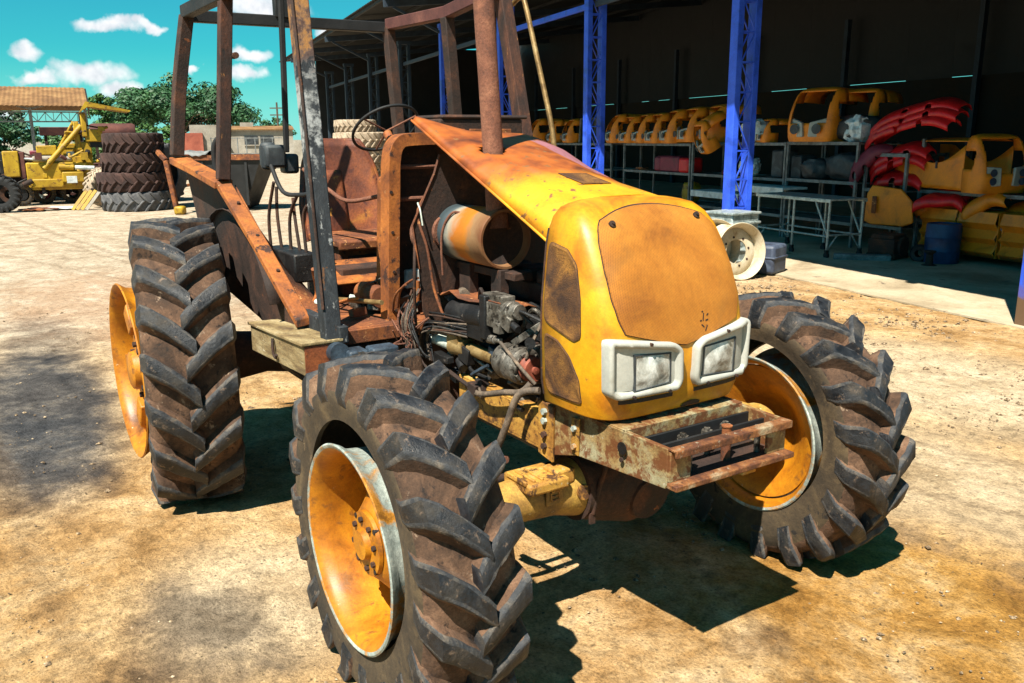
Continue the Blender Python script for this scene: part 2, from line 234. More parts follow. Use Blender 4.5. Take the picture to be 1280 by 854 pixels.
# scorched air cleaner can: grey / cream / orange bands along its axis
def can_extra(N, L, c, out, n1, n2):
    s = N.new('ShaderNodeSeparateXYZ'); L.new(c.outputs['Object'], s.inputs[0])
    k = N.new('ShaderNodeMath'); k.operation = 'MULTIPLY_ADD'; L.new(n1.outputs[0], k.inputs[0]); k.inputs[1].default_value = .28; L.new(s.outputs[0], k.inputs[2])
    m = N.new('ShaderNodeMapRange'); L.new(k.outputs[0], m.inputs[0]); m.inputs[1].default_value = -.76; m.inputs[2].default_value = -.34
    r = N.new('ShaderNodeValToRGB'); e = r.color_ramp.elements
    for _ in range(5): e.new(.5)
    for i, (p, q) in enumerate([(0,(.04,.06,.07)),(.18,(.06,.085,.10)),(.30,(.32,.30,.24)),(.42,(.44,.14,.015)),(.58,(.46,.16,.014)),(.72,(.26,.15,.07)),(1,(.14,.05,.018))]): e[i].position = p; e[i].color = (*q, 1)
    L.new(m.outputs[0], r.inputs[0]); return r.outputs[0]
mat('scorched_can', [(.3,(.5,.2,.02)),(.7,(.6,.3,.1))], 5, .45, bump=.15, fine=.2, extra=can_extra)
# blue column paint with bare muddy foot
def foot_extra(N, L, c, out, n1, n2):
    s = N.new('ShaderNodeSeparateXYZ'); L.new(c.outputs['Object'], s.inputs[0])
    k = N.new('ShaderNodeMath'); k.operation = 'MULTIPLY_ADD'; L.new(n1.outputs[0], k.inputs[0]); k.inputs[1].default_value = .5; L.new(s.outputs[2], k.inputs[2])
    r = N.new('ShaderNodeValToRGB'); e = r.color_ramp.elements; e.new(.5); e.new(.6)
    m = N.new('ShaderNodeMapRange'); L.new(k.outputs[0], m.inputs[0]); m.inputs[1].default_value = .0; m.inputs[2].default_value = 1.4
    for i, (p, q) in enumerate([(.40,(0,0,0)),(.44,(.5,.5,.5)),(.47,(.5,.5,.5)),(.54,(1,1,1))]): e[i].position = p; e[i].color = (*q, 1)
    L.new(m.outputs[0], r.inputs[0])
    a = N.new('ShaderNodeMix'); a.data_type = 'RGBA'; L.new(r.outputs[0], a.inputs[0]); a.inputs[6].default_value = (.13, .075, .04, 1); L.new(out, a.inputs[7])
    return a.outputs[2]
mat('column_paint', [(.3,(.014,.05,.32)),(.48,(.022,.085,.66)),(.65,(.035,.12,.78)),(.85,(.12,.26,.82))], 2.5, .42, bump=.06, bscale=40, fine=.15, extra=foot_extra)
# perforated orange grille: fine rows of holes
def mesh_extra(N, L, c, out, n1, n2):
    s = N.new('ShaderNodeSeparateXYZ'); L.new(c.outputs['Object'], s.inputs[0])
    def mt(op, a, b=0.):
        k = N.new('ShaderNodeMath'); k.operation = op
        for i, q in enumerate((a, b)):
            if isinstance(q, (int, float)): k.inputs[i].default_value = q
            else: L.new(q, k.inputs[i])
        return k.outputs[0]
    a = mt('SINE', mt('MULTIPLY', mt('ADD', s.outputs[1], mt('MULTIPLY', s.outputs[2], .5)), 700.)); b_ = mt('SINE', mt('MULTIPLY', mt('SUBTRACT', s.outputs[2], mt('MULTIPLY', s.outputs[1], .3)), 700.))
    h = mt('MULTIPLY', a, b_)
    m = N.new('ShaderNodeMapRange'); L.new(h, m.inputs[0]); m.inputs[1].default_value = .15; m.inputs[2].default_value = .6; m.inputs[3].default_value = 1; m.inputs[4].default_value = .55
    x = N.new('ShaderNodeMix'); x.data_type = 'RGBA'; x.blend_type = 'MULTIPLY'; x.inputs[0].default_value = 1; L.new(out, x.inputs[6]); L.new(m.outputs[0], x.inputs[7])
    return x.outputs[2]
mat('grille_mesh', [(.3,(.22,.07,.008)),(.45,(.37,.132,.011)),(.6,(.44,.168,.015)),(.8,(.43,.19,.035))], 3.0, .55, bump=.05, bscale=30, fine=.12, extra=lambda N, L, c, o, a, b: mesh_extra(N, L, c, smear_extra(N, L, c, o, a, b), a, b))
# headlamp glass: reflector seen through dusty ribbed glass
mat('lamp_glass', [(.3,(.06,.05,.04)),(.42,(.20,.20,.18)),(.52,(.42,.43,.40)),(.66,(.66,.68,.66))], 13, .10, bump=.08, bscale=30, fine=.2, rough2=.3, spec=.7)

def ground_mat():
    m = bpy.data.materials.new('dirt'); m.use_nodes = True; t = m.node_tree; N = t.nodes; L = t.links; b = N['Principled BSDF']
    c = N.new('ShaderNodeTexCoord')
    def nz(sc, det=8, rough=.6, dist=0.):
        n = N.new('ShaderNodeTexNoise'); n.inputs['Scale'].default_value = sc; n.inputs['Detail'].default_value = det
        n.inputs['Roughness'].default_value = rough; n.inputs['Distortion'].default_value = dist; L.new(c.outputs['Object'], n.inputs['Vector']); return n.outputs[0]
    def ramp(src, cols):
        r = N.new('ShaderNodeValToRGB'); e = r.color_ramp.elements
        while len(e) < len(cols): e.new(.5)
        for i, (p, k) in enumerate(cols): e[i].position = p; e[i].color = (*(k if not isinstance(k, (int, float)) else (k, k, k)), 1)
        L.new(src, r.inputs[0]); return r.outputs[0]
    def mix(f, a, bb, mode='MIX'):
        x = N.new('ShaderNodeMix'); x.data_type = 'RGBA'; x.blend_type = mode
        for i, q in ((0, f), (6, a), (7, bb)):
            if isinstance(q, (int, float)): x.inputs[i].default_value = q
            elif isinstance(q, tuple): x.inputs[i].default_value = (*q, 1)
            else: L.new(q, x.inputs[i])
        return x.outputs[2]
    def mt(op, a, bb=0.):
        k = N.new('ShaderNodeMath'); k.operation = op
        for i, q in enumerate((a, bb)):
            if isinstance(q, (int, float)): k.inputs[i].default_value = q
            else: L.new(q, k.inputs[i])
        return k.outputs[0]
    s = N.new('ShaderNodeSeparateXYZ'); L.new(c.outputs['Object'], s.inputs[0])
    big = nz(.5, 6, .6, .4); mid = nz(2.2, 9, .68, .3); fin = nz(14, 8, .7); grit = nz(70, 6, .75)
    base = ramp(mid, [(.30, (.17,.088,.028)), (.44, (.33,.195,.080)), (.56, (.43,.285,.140)), (.72, (.53,.39,.23))])
    ochre = ramp(mid, [(.3, (.16,.068,.010)), (.5, (.33,.165,.030)), (.7, (.43,.25,.070))])
    pale = ramp(mid, [(.3, (.26,.19,.11)), (.5, (.43,.34,.225)), (.7, (.55,.47,.35))])
    def spot(x, y, rx, ry, lo, hi, namp=.9, src=mid):
        dx = mt('MULTIPLY', mt('SUBTRACT', s.outputs[0], x), 1/rx); dy = mt('MULTIPLY', mt('SUBTRACT', s.outputs[1], y), 1/ry)
        d = mt('ADD', mt('ADD', mt('MULTIPLY', dx, dx), mt('MULTIPLY', dy, dy)), mt('MULTIPLY', mt('SUBTRACT', src, .5), namp*4))
        r = N.new('ShaderNodeMapRange'); r.interpolation_type = 'SMOOTHSTEP'; L.new(d, r.inputs[0]); r.inputs[1].default_value = hi; r.inputs[2].default_value = lo; r.inputs[3].default_value = 0; r.inputs[4].default_value = 1
        return r.outputs[0]
    out = mix(mt('MULTIPLY', spot(1.6, 2.2, 2.6, 2.0, .1, 1.5), .85), base, ochre)
    out = mix(mt('MULTIPLY', spot(.9, -1.9, 1.0, .9, .0, 1.3), .5), out, ochre)
    out = mix(mt('MULTIPLY', spot(-.2, 2.6, 1.6, .9, .1, 1.6, .7), .8), out, pale)
    out = mix(mt('MULTIPLY', spot(-1.6, 4.6, 2.6, 1.3, .1, 1.5, .6), .9), out, pale)
    out = mix(mt('MULTIPLY', spot(-.9, -1.3, .7, .5, .1, 1.4, .7), .7), out, pale)
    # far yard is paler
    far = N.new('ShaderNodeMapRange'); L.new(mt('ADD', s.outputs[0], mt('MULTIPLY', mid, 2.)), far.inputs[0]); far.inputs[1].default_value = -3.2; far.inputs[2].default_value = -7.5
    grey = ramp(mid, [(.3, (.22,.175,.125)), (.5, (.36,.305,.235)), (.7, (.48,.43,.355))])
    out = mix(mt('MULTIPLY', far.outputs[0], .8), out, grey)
    out = mix(mt('MULTIPLY', spot(-9.5, -.6, 3.0, 1.6, 0, 1.4), .4), out, (.36,.20,.11))
    # old burnt and oily patches
    soot = ramp(mid, [(.32, (.018,.020,.024)), (.50, (.052,.052,.055)), (.70, (.17,.15,.13))])
    out = mix(mt('MULTIPLY', spot(-5.0, -1.85, 2.0, .58, .2, 1.7, .45), .95), out, soot)
    out = mix(mt('MULTIPLY', spot(-3.6, -1.98, 1.2, .46, .1, 1.5, .45), .9), out, soot)
    out = mix(mt('MULTIPLY', spot(-7.4, -1.6, 1.6, .5, .0, 1.2, .6), .5), out, soot)
    out = mix(mt('MULTIPLY', spot(-.75, -1.62, .7, .36, .0, 1.2), .6), out, soot)
    out = mix(mt('MULTIPLY', spot(.35, -1.75, .45, .35, .0, 1.2), .6), out, soot)
    out = mix(mt('MULTIPLY', spot(.62, .30, .16, .2, .0, 1.0), .35), out, soot)
    # pressed wheel tracks: narrow darker bands with a broken edge
    for (x0, y0, sl, wd, am) in ((0, 1.72, .10, .10, .35), (0, 2.35, .16, .07, .3), (0, -2.05, .06, .12, .3), (0, .55, -.35, .05, .3), (0, 3.2, .3, .09, .3)):
        dd = mt('ABSOLUTE', mt('ADD', mt('SUBTRACT', s.outputs[1], mt('ADD', y0, mt('MULTIPLY', s.outputs[0], sl))), mt('MULTIPLY', mt('SUBTRACT', big, .5), .5)))
        r = N.new('ShaderNodeMapRange'); L.new(mt('ADD', dd, mt('MULTIPLY', mt('SUBTRACT', fin, .5), .25)), r.inputs[0]); r.inputs[1].default_value = wd; r.inputs[2].default_value = wd*.3; r.inputs[3].default_value = 0; r.inputs[4].default_value = am
        out = mix(r.outputs[0], out, (.14, .09, .05))
    # fine mottling, dark specks
    out = mix(1., out, ramp(fin, [(.30, .55), (.48, 1.0), (.70, 1.35)]), 'MULTIPLY')
    out = mix(1., out, ramp(grit, [(.34, .55), (.48, 1.0), (.66, 1.35)]), 'MULTIPLY')
    sp = N.new('ShaderNodeTexVoronoi'); sp.inputs['Scale'].default_value = 26; L.new(c.outputs['Object'], sp.inputs['Vector'])
    spm = mt('MULTIPLY', ramp(sp.outputs[0], [(.08, 1.), (.22, 0.)]), ramp(mid, [(.45, 0.), (.60, .85)]))
    sq = N.new('ShaderNodeTexVoronoi'); sq.inputs['Scale'].default_value = 9; sq.inputs['Randomness'].default_value = 1; wv = N.new('ShaderNodeVectorMath'); wv.operation = 'MULTIPLY_ADD'; nq = N.new('ShaderNodeTexNoise'); nq.inputs['Scale'].default_value = 9; L.new(c.outputs['Object'], nq.inputs['Vector'])
    L.new(nq.outputs['Color'], wv.inputs[0]); wv.inputs[1].default_value = (.12,.12,.12); L.new(c.outputs['Object'], wv.inputs[2]); L.new(wv.outputs[0], sq.inputs['Vector'])
    out = mix(mt('MULTIPLY', ramp(sq.outputs[0], [(.04, 1.), (.13, 0.)]), ramp(fin, [(.47, 0.), (.56, .8)])), out, (.055, .038, .02))
    out = mix(spm, out, (.06, .045, .03))
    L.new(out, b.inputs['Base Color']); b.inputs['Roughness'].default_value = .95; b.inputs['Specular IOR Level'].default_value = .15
    h = mt('ADD', mt('MULTIPLY', mid, .5), mt('ADD', mt('MULTIPLY', fin, .35), mt('MULTIPLY', grit, .16)))
    bp = N.new('ShaderNodeBump'); bp.inputs['Strength'].default_value = 1.0; bp.inputs['Distance'].default_value = .07; L.new(h, bp.inputs['Height']); L.new(bp.outputs[0], b.inputs['Normal'])
    MATS['dirt'] = m
ground_mat()

# ------------------------------------------------------------------ helpers
def tag(o, label=None, cat=None, group=None, kind=None):
    if label: o['label'] = label
    if cat: o['category'] = cat
    if group: o['group'] = group
    if kind: o['kind'] = kind
    return o
def empty(name, loc=(0,0,0), rz=0, parent=None, rot=None):
    o = bpy.data.objects.new(name, None); col.objects.link(o); o.empty_display_size = .1
    o.location = loc; o.rotation_euler = rot if rot else (0, 0, rz)
    if parent: o.parent = parent
    return o
def copy_tree(o, parent=None):
    c = o.copy(); col.objects.link(c); c.parent = parent
    for ch in list(o.children):
        if ch is not c: copy_tree(ch, c)
    return c
def frame_of(d, up=Vector((0,0,1))):
    d = d.normalized()
    if abs(d.dot(up)) > .98: up = Vector((0,1,0))
    s = d.cross(up).normalized(); return s, s.cross(d).normalized()
class MB:
    def __init__(s): s.v = []; s.f = []; s.m = []
    def add(s, vs, fs, mi=0):
        k = len(s.v); s.v += [tuple(p) for p in vs]; s.f += [tuple(i+k for i in f) for f in fs]; s.m += [mi]*len(fs); return s
    def box(s, c, d, rz=0, mi=0, rot=None):
        m = rot if rot is not None else Matrix.Rotation(rz, 3, 'Z'); c = Vector(c); h = Vector(d)/2
        vs = [c+m@Vector((sx*h.x, sy*h.y, sz*h.z)) for sx in (-1,1) for sy in (-1,1) for sz in (-1,1)]
        return s.add(vs, [(0,1,3,2),(4,6,7,5),(0,4,5,1),(2,3,7,6),(0,2,6,4),(1,5,7,3)], mi)
    def bar(s, a, b, w, h, up=Vector((0,0,1)), mi=0):
        a, b = Vector(a), Vector(b); x, y = frame_of(b-a, up)
        vs = [p+x*sx*w/2+y*sy*h/2 for p in (a, b) for sx, sy in ((-1,-1),(1,-1),(1,1),(-1,1))]
        return s.add(vs, [(3,2,1,0),(4,5,6,7),(0,1,5,4),(1,2,6,5),(2,3,7,6),(3,0,4,7)], mi)
    def tube(s, pts, r, n=10, caps=True, mi=0, closed=False):
        pts = [Vector(p) for p in pts]; N = len(pts); rr = r if isinstance(r, (list, tuple)) else [r]*N
        vs = []; up = None
        for i, p in enumerate(pts):
            d = (pts[(i+1) % N]-pts[i-1]) if closed else (pts[min(i+1, N-1)]-pts[max(i-1, 0)])
            if up is None: x, y = frame_of(d)
            else:
                x = d.cross(up).normalized(); y = x.cross(d).normalized()
            up = y
            vs += [p+(x*math.cos(2*math.pi*k/n)+y*math.sin(2*math.pi*k/n))*rr[i] for k in range(n)]
        fs = [(i*n+k, i*n+(k+1) % n, ((i+1) % N)*n+(k+1) % n, ((i+1) % N)*n+k) for i in range(N if closed else N-1) for k in range(n)]
        if caps and not closed: fs += [tuple(range(n-1, -1, -1)), tuple((N-1)*n+k for k in range(n))]
        return s.add(vs, fs, mi)
    def lathe(s, prof, c=(0,0,0), axis='Y', n=40, mi=0, closed=False, ang=(0, 2*math.pi), mis=None):
        c = Vector(c); vs = []; full = abs(ang[1]-ang[0]-2*math.pi) < 1e-6; K = n if full else n+1
        for k in range(K):
            a = ang[0]+(ang[1]-ang[0])*k/n; ca, sa = math.cos(a), math.sin(a)
            for (h, r) in prof:
                q = {'Y': (r*ca, h, r*sa), 'Z': (r*ca, r*sa, h), 'X': (h, r*ca, r*sa)}[axis]; vs.append(c+Vector(q))
        P = len(prof); base = len(s.v)
        for k in range(n):
            for j in range(P if closed else P-1):
                k2 = (k+1) % K; j2 = (j+1) % P
                s.f.append(tuple(base+i for i in (k*P+j, k2*P+j, k2*P+j2, k*P+j2))); s.m.append(mis[j] if mis else mi)
        s.v += [tuple(p) for p in vs]; return s
    def cyl(s, a, b, r, n=20, mi=0, r2=None):
        return s.tube([a, b], [r, r if r2 is None else r2], n, True, mi)
    def prism(s, poly, off, mi=0):
        """poly: 3D points (planar, ccw seen from +off); off: extrusion vector"""
        off = Vector(off); n = len(poly); vs = [Vector(p) for p in poly]+[Vector(p)+off for p in poly]
        fs = [tuple(range(n-1, -1, -1)), tuple(range(n, 2*n))]+[(i, (i+1) % n, n+(i+1) % n, n+i) for i in range(n)]
        return s.add(vs, fs, mi)
    def grid(s, rows, mi=0, flip=False):
        h, w = len(rows), len(rows[0]); fs = []
        for i in range(h-1):
            for j in range(w-1):
                q = (i*w+j, i*w+j+1, (i+1)*w+j+1, (i+1)*w+j); fs.append(q[::-1] if flip else q)
        return s.add([p for r_ in rows for p in r_], fs, mi)
    def xf(s, m):
        s.v = [tuple(m@Vector(p)) for p in s.v]; return s
    def build(s, name, mats, parent=None, smooth=35, bevel=0, loc=None, rz=0, solid=0, recalc=True, solid_off=-1):
        me = bpy.data.meshes.new(name); me.from_pydata(s.v, [], s.f)
        for mm in (mats if isinstance(mats, (list, tuple)) else [mats]): me.materials.append(MATS[mm])
        me.polygons.foreach_set('material_index', s.m)
        if recalc:
            b = bmesh.new(); b.from_mesh(me); bmesh.ops.recalc_face_normals(b, faces=b.faces[:]); b.to_mesh(me); b.free()
        if smooth:
            me.polygons.foreach_set('use_smooth', [True]*len(me.polygons)); me.set_sharp_from_angle(angle=R(smooth))
        me.update()
        o = bpy.data.objects.new(name, me); col.objects.link(o)
        if parent: o.parent = parent
        if loc is not None: o.location = loc
        if rz: o.rotation_euler.z = rz
        if solid:
            q = o.modifiers.new('thickness', 'SOLIDIFY'); q.thickness = solid; q.offset = solid_off
        if bevel:
            q = o.modifiers.new('edge', 'BEVEL'); q.width = bevel; q.segments = 2; q.limit_method = 'ANGLE'; q.angle_limit = R(40); q.harden_normals = False
        return o
def lerp_tab(tab, x):
    if x <= tab[0][0]: return tab[0][1]
    for (a, b), (c, d) in zip(tab, tab[1:]):
        if x <= c: return b+(d-b)*(x-a)/(c-a)
    return tab[-1][1]
def smooth_path(pts, n=6):
    """Catmull-Rom through the points"""
    P = [Vector(p) for p in pts]; out = []
    for i in range(len(P)-1):
        p0, p1, p2, p3 = P[max(i-1,0)], P[i], P[i+1], P[min(i+2,len(P)-1)]
        for k in range(n):
            t = k/n; out.append(.5*((2*p1)+(p2-p0)*t+(2*p0-5*p1+4*p2-p3)*t*t+(3*p1-p0-3*p2+p3)*t**3))
    out.append(P[-1]); return out
# shed frame: u runs away along the shed, v into it
SO = Vector((-2.0, 7.65, 0)); SU = Vector((-.98, .199, 0)); SV = Vector((.199, .98, 0)); SRZ = math.atan2(SU.y, SU.x)
def sh(u, v, z=0.): return SO+SU*u+SV*v+Vector((0,0,z))

#@@GROUND
def build_ground():
    def axis(f0, f1, step, lo, hi):
        a = list(np.arange(f0, f1+1e-6, step)); s = step; x = f0
        l = []
        while x > lo: s *= 1.35; x -= s; l.append(max(x, lo))
        s = step; x = a[-1]; h = []
        while x < hi: s *= 1.35; x += s; h.append(min(x, hi))
        return l[::-1]+a+h
    xs = axis(-6, 2.6, .055, -900, 500); ys = axis(-4.0, 6.0, .055, -500, 900)
    mb = MB(); rows = []
    contact = [(0,-1.1),(0,1.12),(-2.59,-1.31),(-2.59,1.31)]
    for y in ys:
        row = []
        for x in xs:
            dd = max(0, abs(x+1.7)-5.0)+max(0, abs(y-1)-6.0); w = max(0., 1-dd/6)
            z = 0.
            if w > 0:
                z = .030*noise.noise((x*.9, y*.9, 3.1))+.016*noise.noise((x*3.2, y*3.2, 7.7))+.010*noise.noise((x*9, y*9, 1.7))+.005*abs(noise.noise((x*22, y*22, 4.2)))
                # wheel ruts running forward past the tractor
                for yy in (1.55, -2.2):
                    t = (y-yy-.12*x)/.16; z -= .012*math.exp(-t*t)
                for cx, cy in contact:
                    t = ((x-cx)/.4)**2+((y-cy)/.33)**2; k = math.exp(-t); z = z*(1-k)-.006*k
                z *= w
            row.append((x, y, z))
        rows.append(row)
    mb.grid(rows); o = mb.build('ground', 'dirt', recalc=False, smooth=180); tag(o, kind='structure', label='dusty ochre yard of packed earth with burnt and oily patches', cat='ground')
    # loose stones, uncountable
    st = MB(); rnd = random.Random(3)
    oct_f = [(0,2,4),(2,1,4),(1,3,4),(3,0,4),(2,0,5),(1,2,5),(3,1,5),(0,3,5)]
    def stone(x, y, r):
        vs = [(1,0,0),(-1,0,0),(0,1,0),(0,-1,0),(0,0,1),(0,0,-1)]; a = rnd.random()*6.28; q = (rnd.uniform(.7,1.3), rnd.uniform(.6,1.1), rnd.uniform(.35,.7))
        vv = []
        for v in vs:
            px, py, pz = v[0]*q[0]*r*rnd.uniform(.75,1.25), v[1]*q[1]*r*rnd.uniform(.75,1.25), v[2]*q[2]*r
            vv.append((x+px*math.cos(a)-py*math.sin(a), y+px*math.sin(a)+py*math.cos(a), pz+r*.12))
        st.add(vv, oct_f)
    for _ in range(5200):
        x = rnd.uniform(-9, 2.6); y = rnd.uniform(-3.6, 7.5)
        n = noise.noise((x*.55, y*.55, 11.)); n2 = noise.noise((x*2, y*2, 5.))
        if n+.5*n2 < -.05+rnd.uniform(-.2, .35): continue
        stone(x, y, min(.026, .0055*math.exp(rnd.gauss(.35, .6))))
    for _ in range(5200):      # gravelly strip in front of the shed
        u = rnd.uniform(-3, 9); v = rnd.gauss(-1.6, .8); p = sh(u, v); stone(p.x, p.y, min(.045, .008*math.exp(rnd.gauss(.3, .6))))
    for _ in range(9000):      # fine grit over the foreground
        x = rnd.uniform(-3.4, 2.4); y = rnd.uniform(-3.2, 4.2)
        if noise.noise((x*1.3, y*1.3, 21.))+rnd.uniform(-.25, .25) < .02: continue
        stone(x, y, min(.016, .0045*math.exp(rnd.gauss(.2, .5))))
    for _ in range(900):       # rubble at the near edge
        x = rnd.gauss(.55, .45); y = rnd.gauss(-2.0, .3); stone(x, y, min(.026, .0055*math.exp(rnd.gauss(.4, .6))))
    o = st.build('gravel', 'pebble', smooth=0, recalc=False); tag(o, label='loose stones and grit strewn over the yard', cat='gravel', kind='stuff')
build_ground()

#@@WHEELS
def tyre(R_, W, rb, zc=None, nl=20, h=.04, lw=.06, seed=1, gap=0., gside=-1, bulge=.3, a=.12, len_mats=3, seg=96):
    """axis Y, centre at origin; zc: height of the hub over the ground (None: unloaded)"""
    rnd = random.Random(seed); mb = MB(); Rc = R_-h; H = Rc-rb
    half = [(.47,rb),(.485,rb+.03),(.5,rb+.25*H),(.515,rb+.5*H),(.505,rb+.72*H),(.475,Rc-.045),(.43,Rc-.018),(.33,Rc-.008),(.16,Rc-.002)]
    if rb < .42 and R_ > .6: half[0] = (.40, rb)
    prof = [(-y*W, r) for y, r in half]+[(0, Rc)]+[(y*W, r) for y, r in half[::-1]]
    inner = [(y*W*.86, r+ (0.004 if i == 0 else -.022)) for i, (y, r) in enumerate(half)]
    inn = [(y, max(r, rb+.002)) for y, r in inner]+[(0, Rc-.03)]+[(-y, max(r, rb+.002)) for y, r in inner[::-1]]
    n = len(prof); mis = []
    full = prof+inn
    for j in range(len(full)):
        j2 = (j+1) % len(full)
        mis.append(0 if 4 <= j < n-5 else 2)
    mb.lathe(full, n=seg, closed=True, mis=mis)
    def surf(y):
        ay = abs(y)/W
        if ay <= .43: return Rc-(.0 if ay < .16 else .002+.016*((ay-.16)/.27)**2)
        return Rc-.018-(ay-.43)/.045*.03
    S = 10
    for sgn in (-1, 1):
        for k in range(nl):
            th0 = 2*math.pi*(k+(.5 if sgn > 0 else 0))/nl+rnd.uniform(-.01, .01)
            hh = h*rnd.uniform(.86, 1.02); secs = []
            for i in range(S+1):
                t = i/S
                if t <= .8:
                    y = sgn*(-.065*W+t/.8*.54*W); base = surf(y); top = R_-(h-hh)-.010*(abs(y)/(.5*W))**2
                else:
                    q = (t-.8)/.2; y = sgn*(.475*W+.032*W*q); base = Rc-.05-q*.36*H; top = base+hh*(1-q)*.85+.008
                    if q > .99: top = base+.004
                tt = min(t/.8, 1.15)
                th = th0+(.50*W/R_)*(1.25*tt-.30*tt*tt)       # trailing towards the shoulder
                wb = lw*(1.12+.22*tt)/R_*(1.0 if t < .85 else .92); wt = wb*.62
                j = lambda s_=.0042: rnd.uniform(-s_, s_)
                pts = []
                for dw, r in ((-wb/2, base-.012), (-wt/2-.010, base+(top-base)*.72), (-wt/2+.000, base+(top-base)*.93), (-wt/2+.016, top), (wt/2-.016, top), (wt/2-.000, base+(top-base)*.93), (wt/2+.010, base+(top-base)*.72), (wb/2, base-.012)):
                    aa = th+dw; rr = r+j(); yy = y+(j() if t < .8 else 0)
                    if t > .8: yy += sgn*(r-base)*.55
                    pts.append((rr*math.cos(aa), yy, rr*math.sin(aa)))
                secs.append(pts)
            vs = [p for s_ in secs for p in s_]; fs = []
            for i in range(S):
                for q in range(7): fs.append((i*8+q, i*8+q+1, (i+1)*8+q+1, (i+1)*8+q))
            fs += [(7,6,5,4,3,2,1,0), tuple(S*8+q for q in range(8))]
            mb.add(vs, fs, 1); n_ = len(fs)
            for i in range(S):
                for q in range(7):
                    if q in (1, 2, 4, 5): mb.m[-n_+i*7+q] = 3 if len_mats > 3 else 1
                    elif q in (0, 6): mb.m[-n_+i*7+q] = 0
    # bead slipped off the rim on one side, then settle on the ground
    out = []
    for (x, y, z) in mb.v:
        r = math.hypot(x, z)
        if gap and y*gside > 0 and r < rb+.8*H: z += gap*min(1, (1-(r-rb)/(.8*H))*1.3)
        if zc is not None:
            hg = z+zc; hm = -(R_-zc)
            if hg < a:
                f = a*math.exp((hg-a)/a); f0 = a*math.exp((hm-a)/a); f = (f-f0)*a/(a-f0)+.0
                am = (f-hg)/max(.02, R_-zc); y = y*(1+bulge*min(1, am)); z = f-zc
            elif hg < a+.25: y = y*(1+bulge*.35*(1-(hg-a)/.25)**2)
        out.append((x, y, z))
    mb.v = out; return mb
def rim_front(mbs):
    rim, disc, hub = mbs
    #outer side is -y
    rim.lathe([(-.126,.392),(-.130,.386),(-.126,.374),(-.100,.352),(-.06,.343),(.03,.333),(.10,.340),(.165,.352),(.190,.374),(.194,.386),(.190,.392),(.172,.384),(.150,.366),(.10,.356),(.03,.349),(-.06,.358),(-.090,.366),(-.108,.384)], closed=True, n=72,
              mis=[1,1,0,0,0,0,0,0,1,1,1,1,1,1,1,1,1,1])
    disc.lathe([(.115,.336),(.105,.30),(.06,.235),(.0,.165),(-.030,.135),(-.036,.10),(-.036,.0),(-.020,0),(-.020,.10),(-.012,.13),(.016,.16),(.075,.228),(.122,.296),(.13,.334)], n=64)
    hub.lathe([(-.036,.125),(-.050,.122),(-.052,.06),(-.075,.055),(-.078,.0)], n=40)
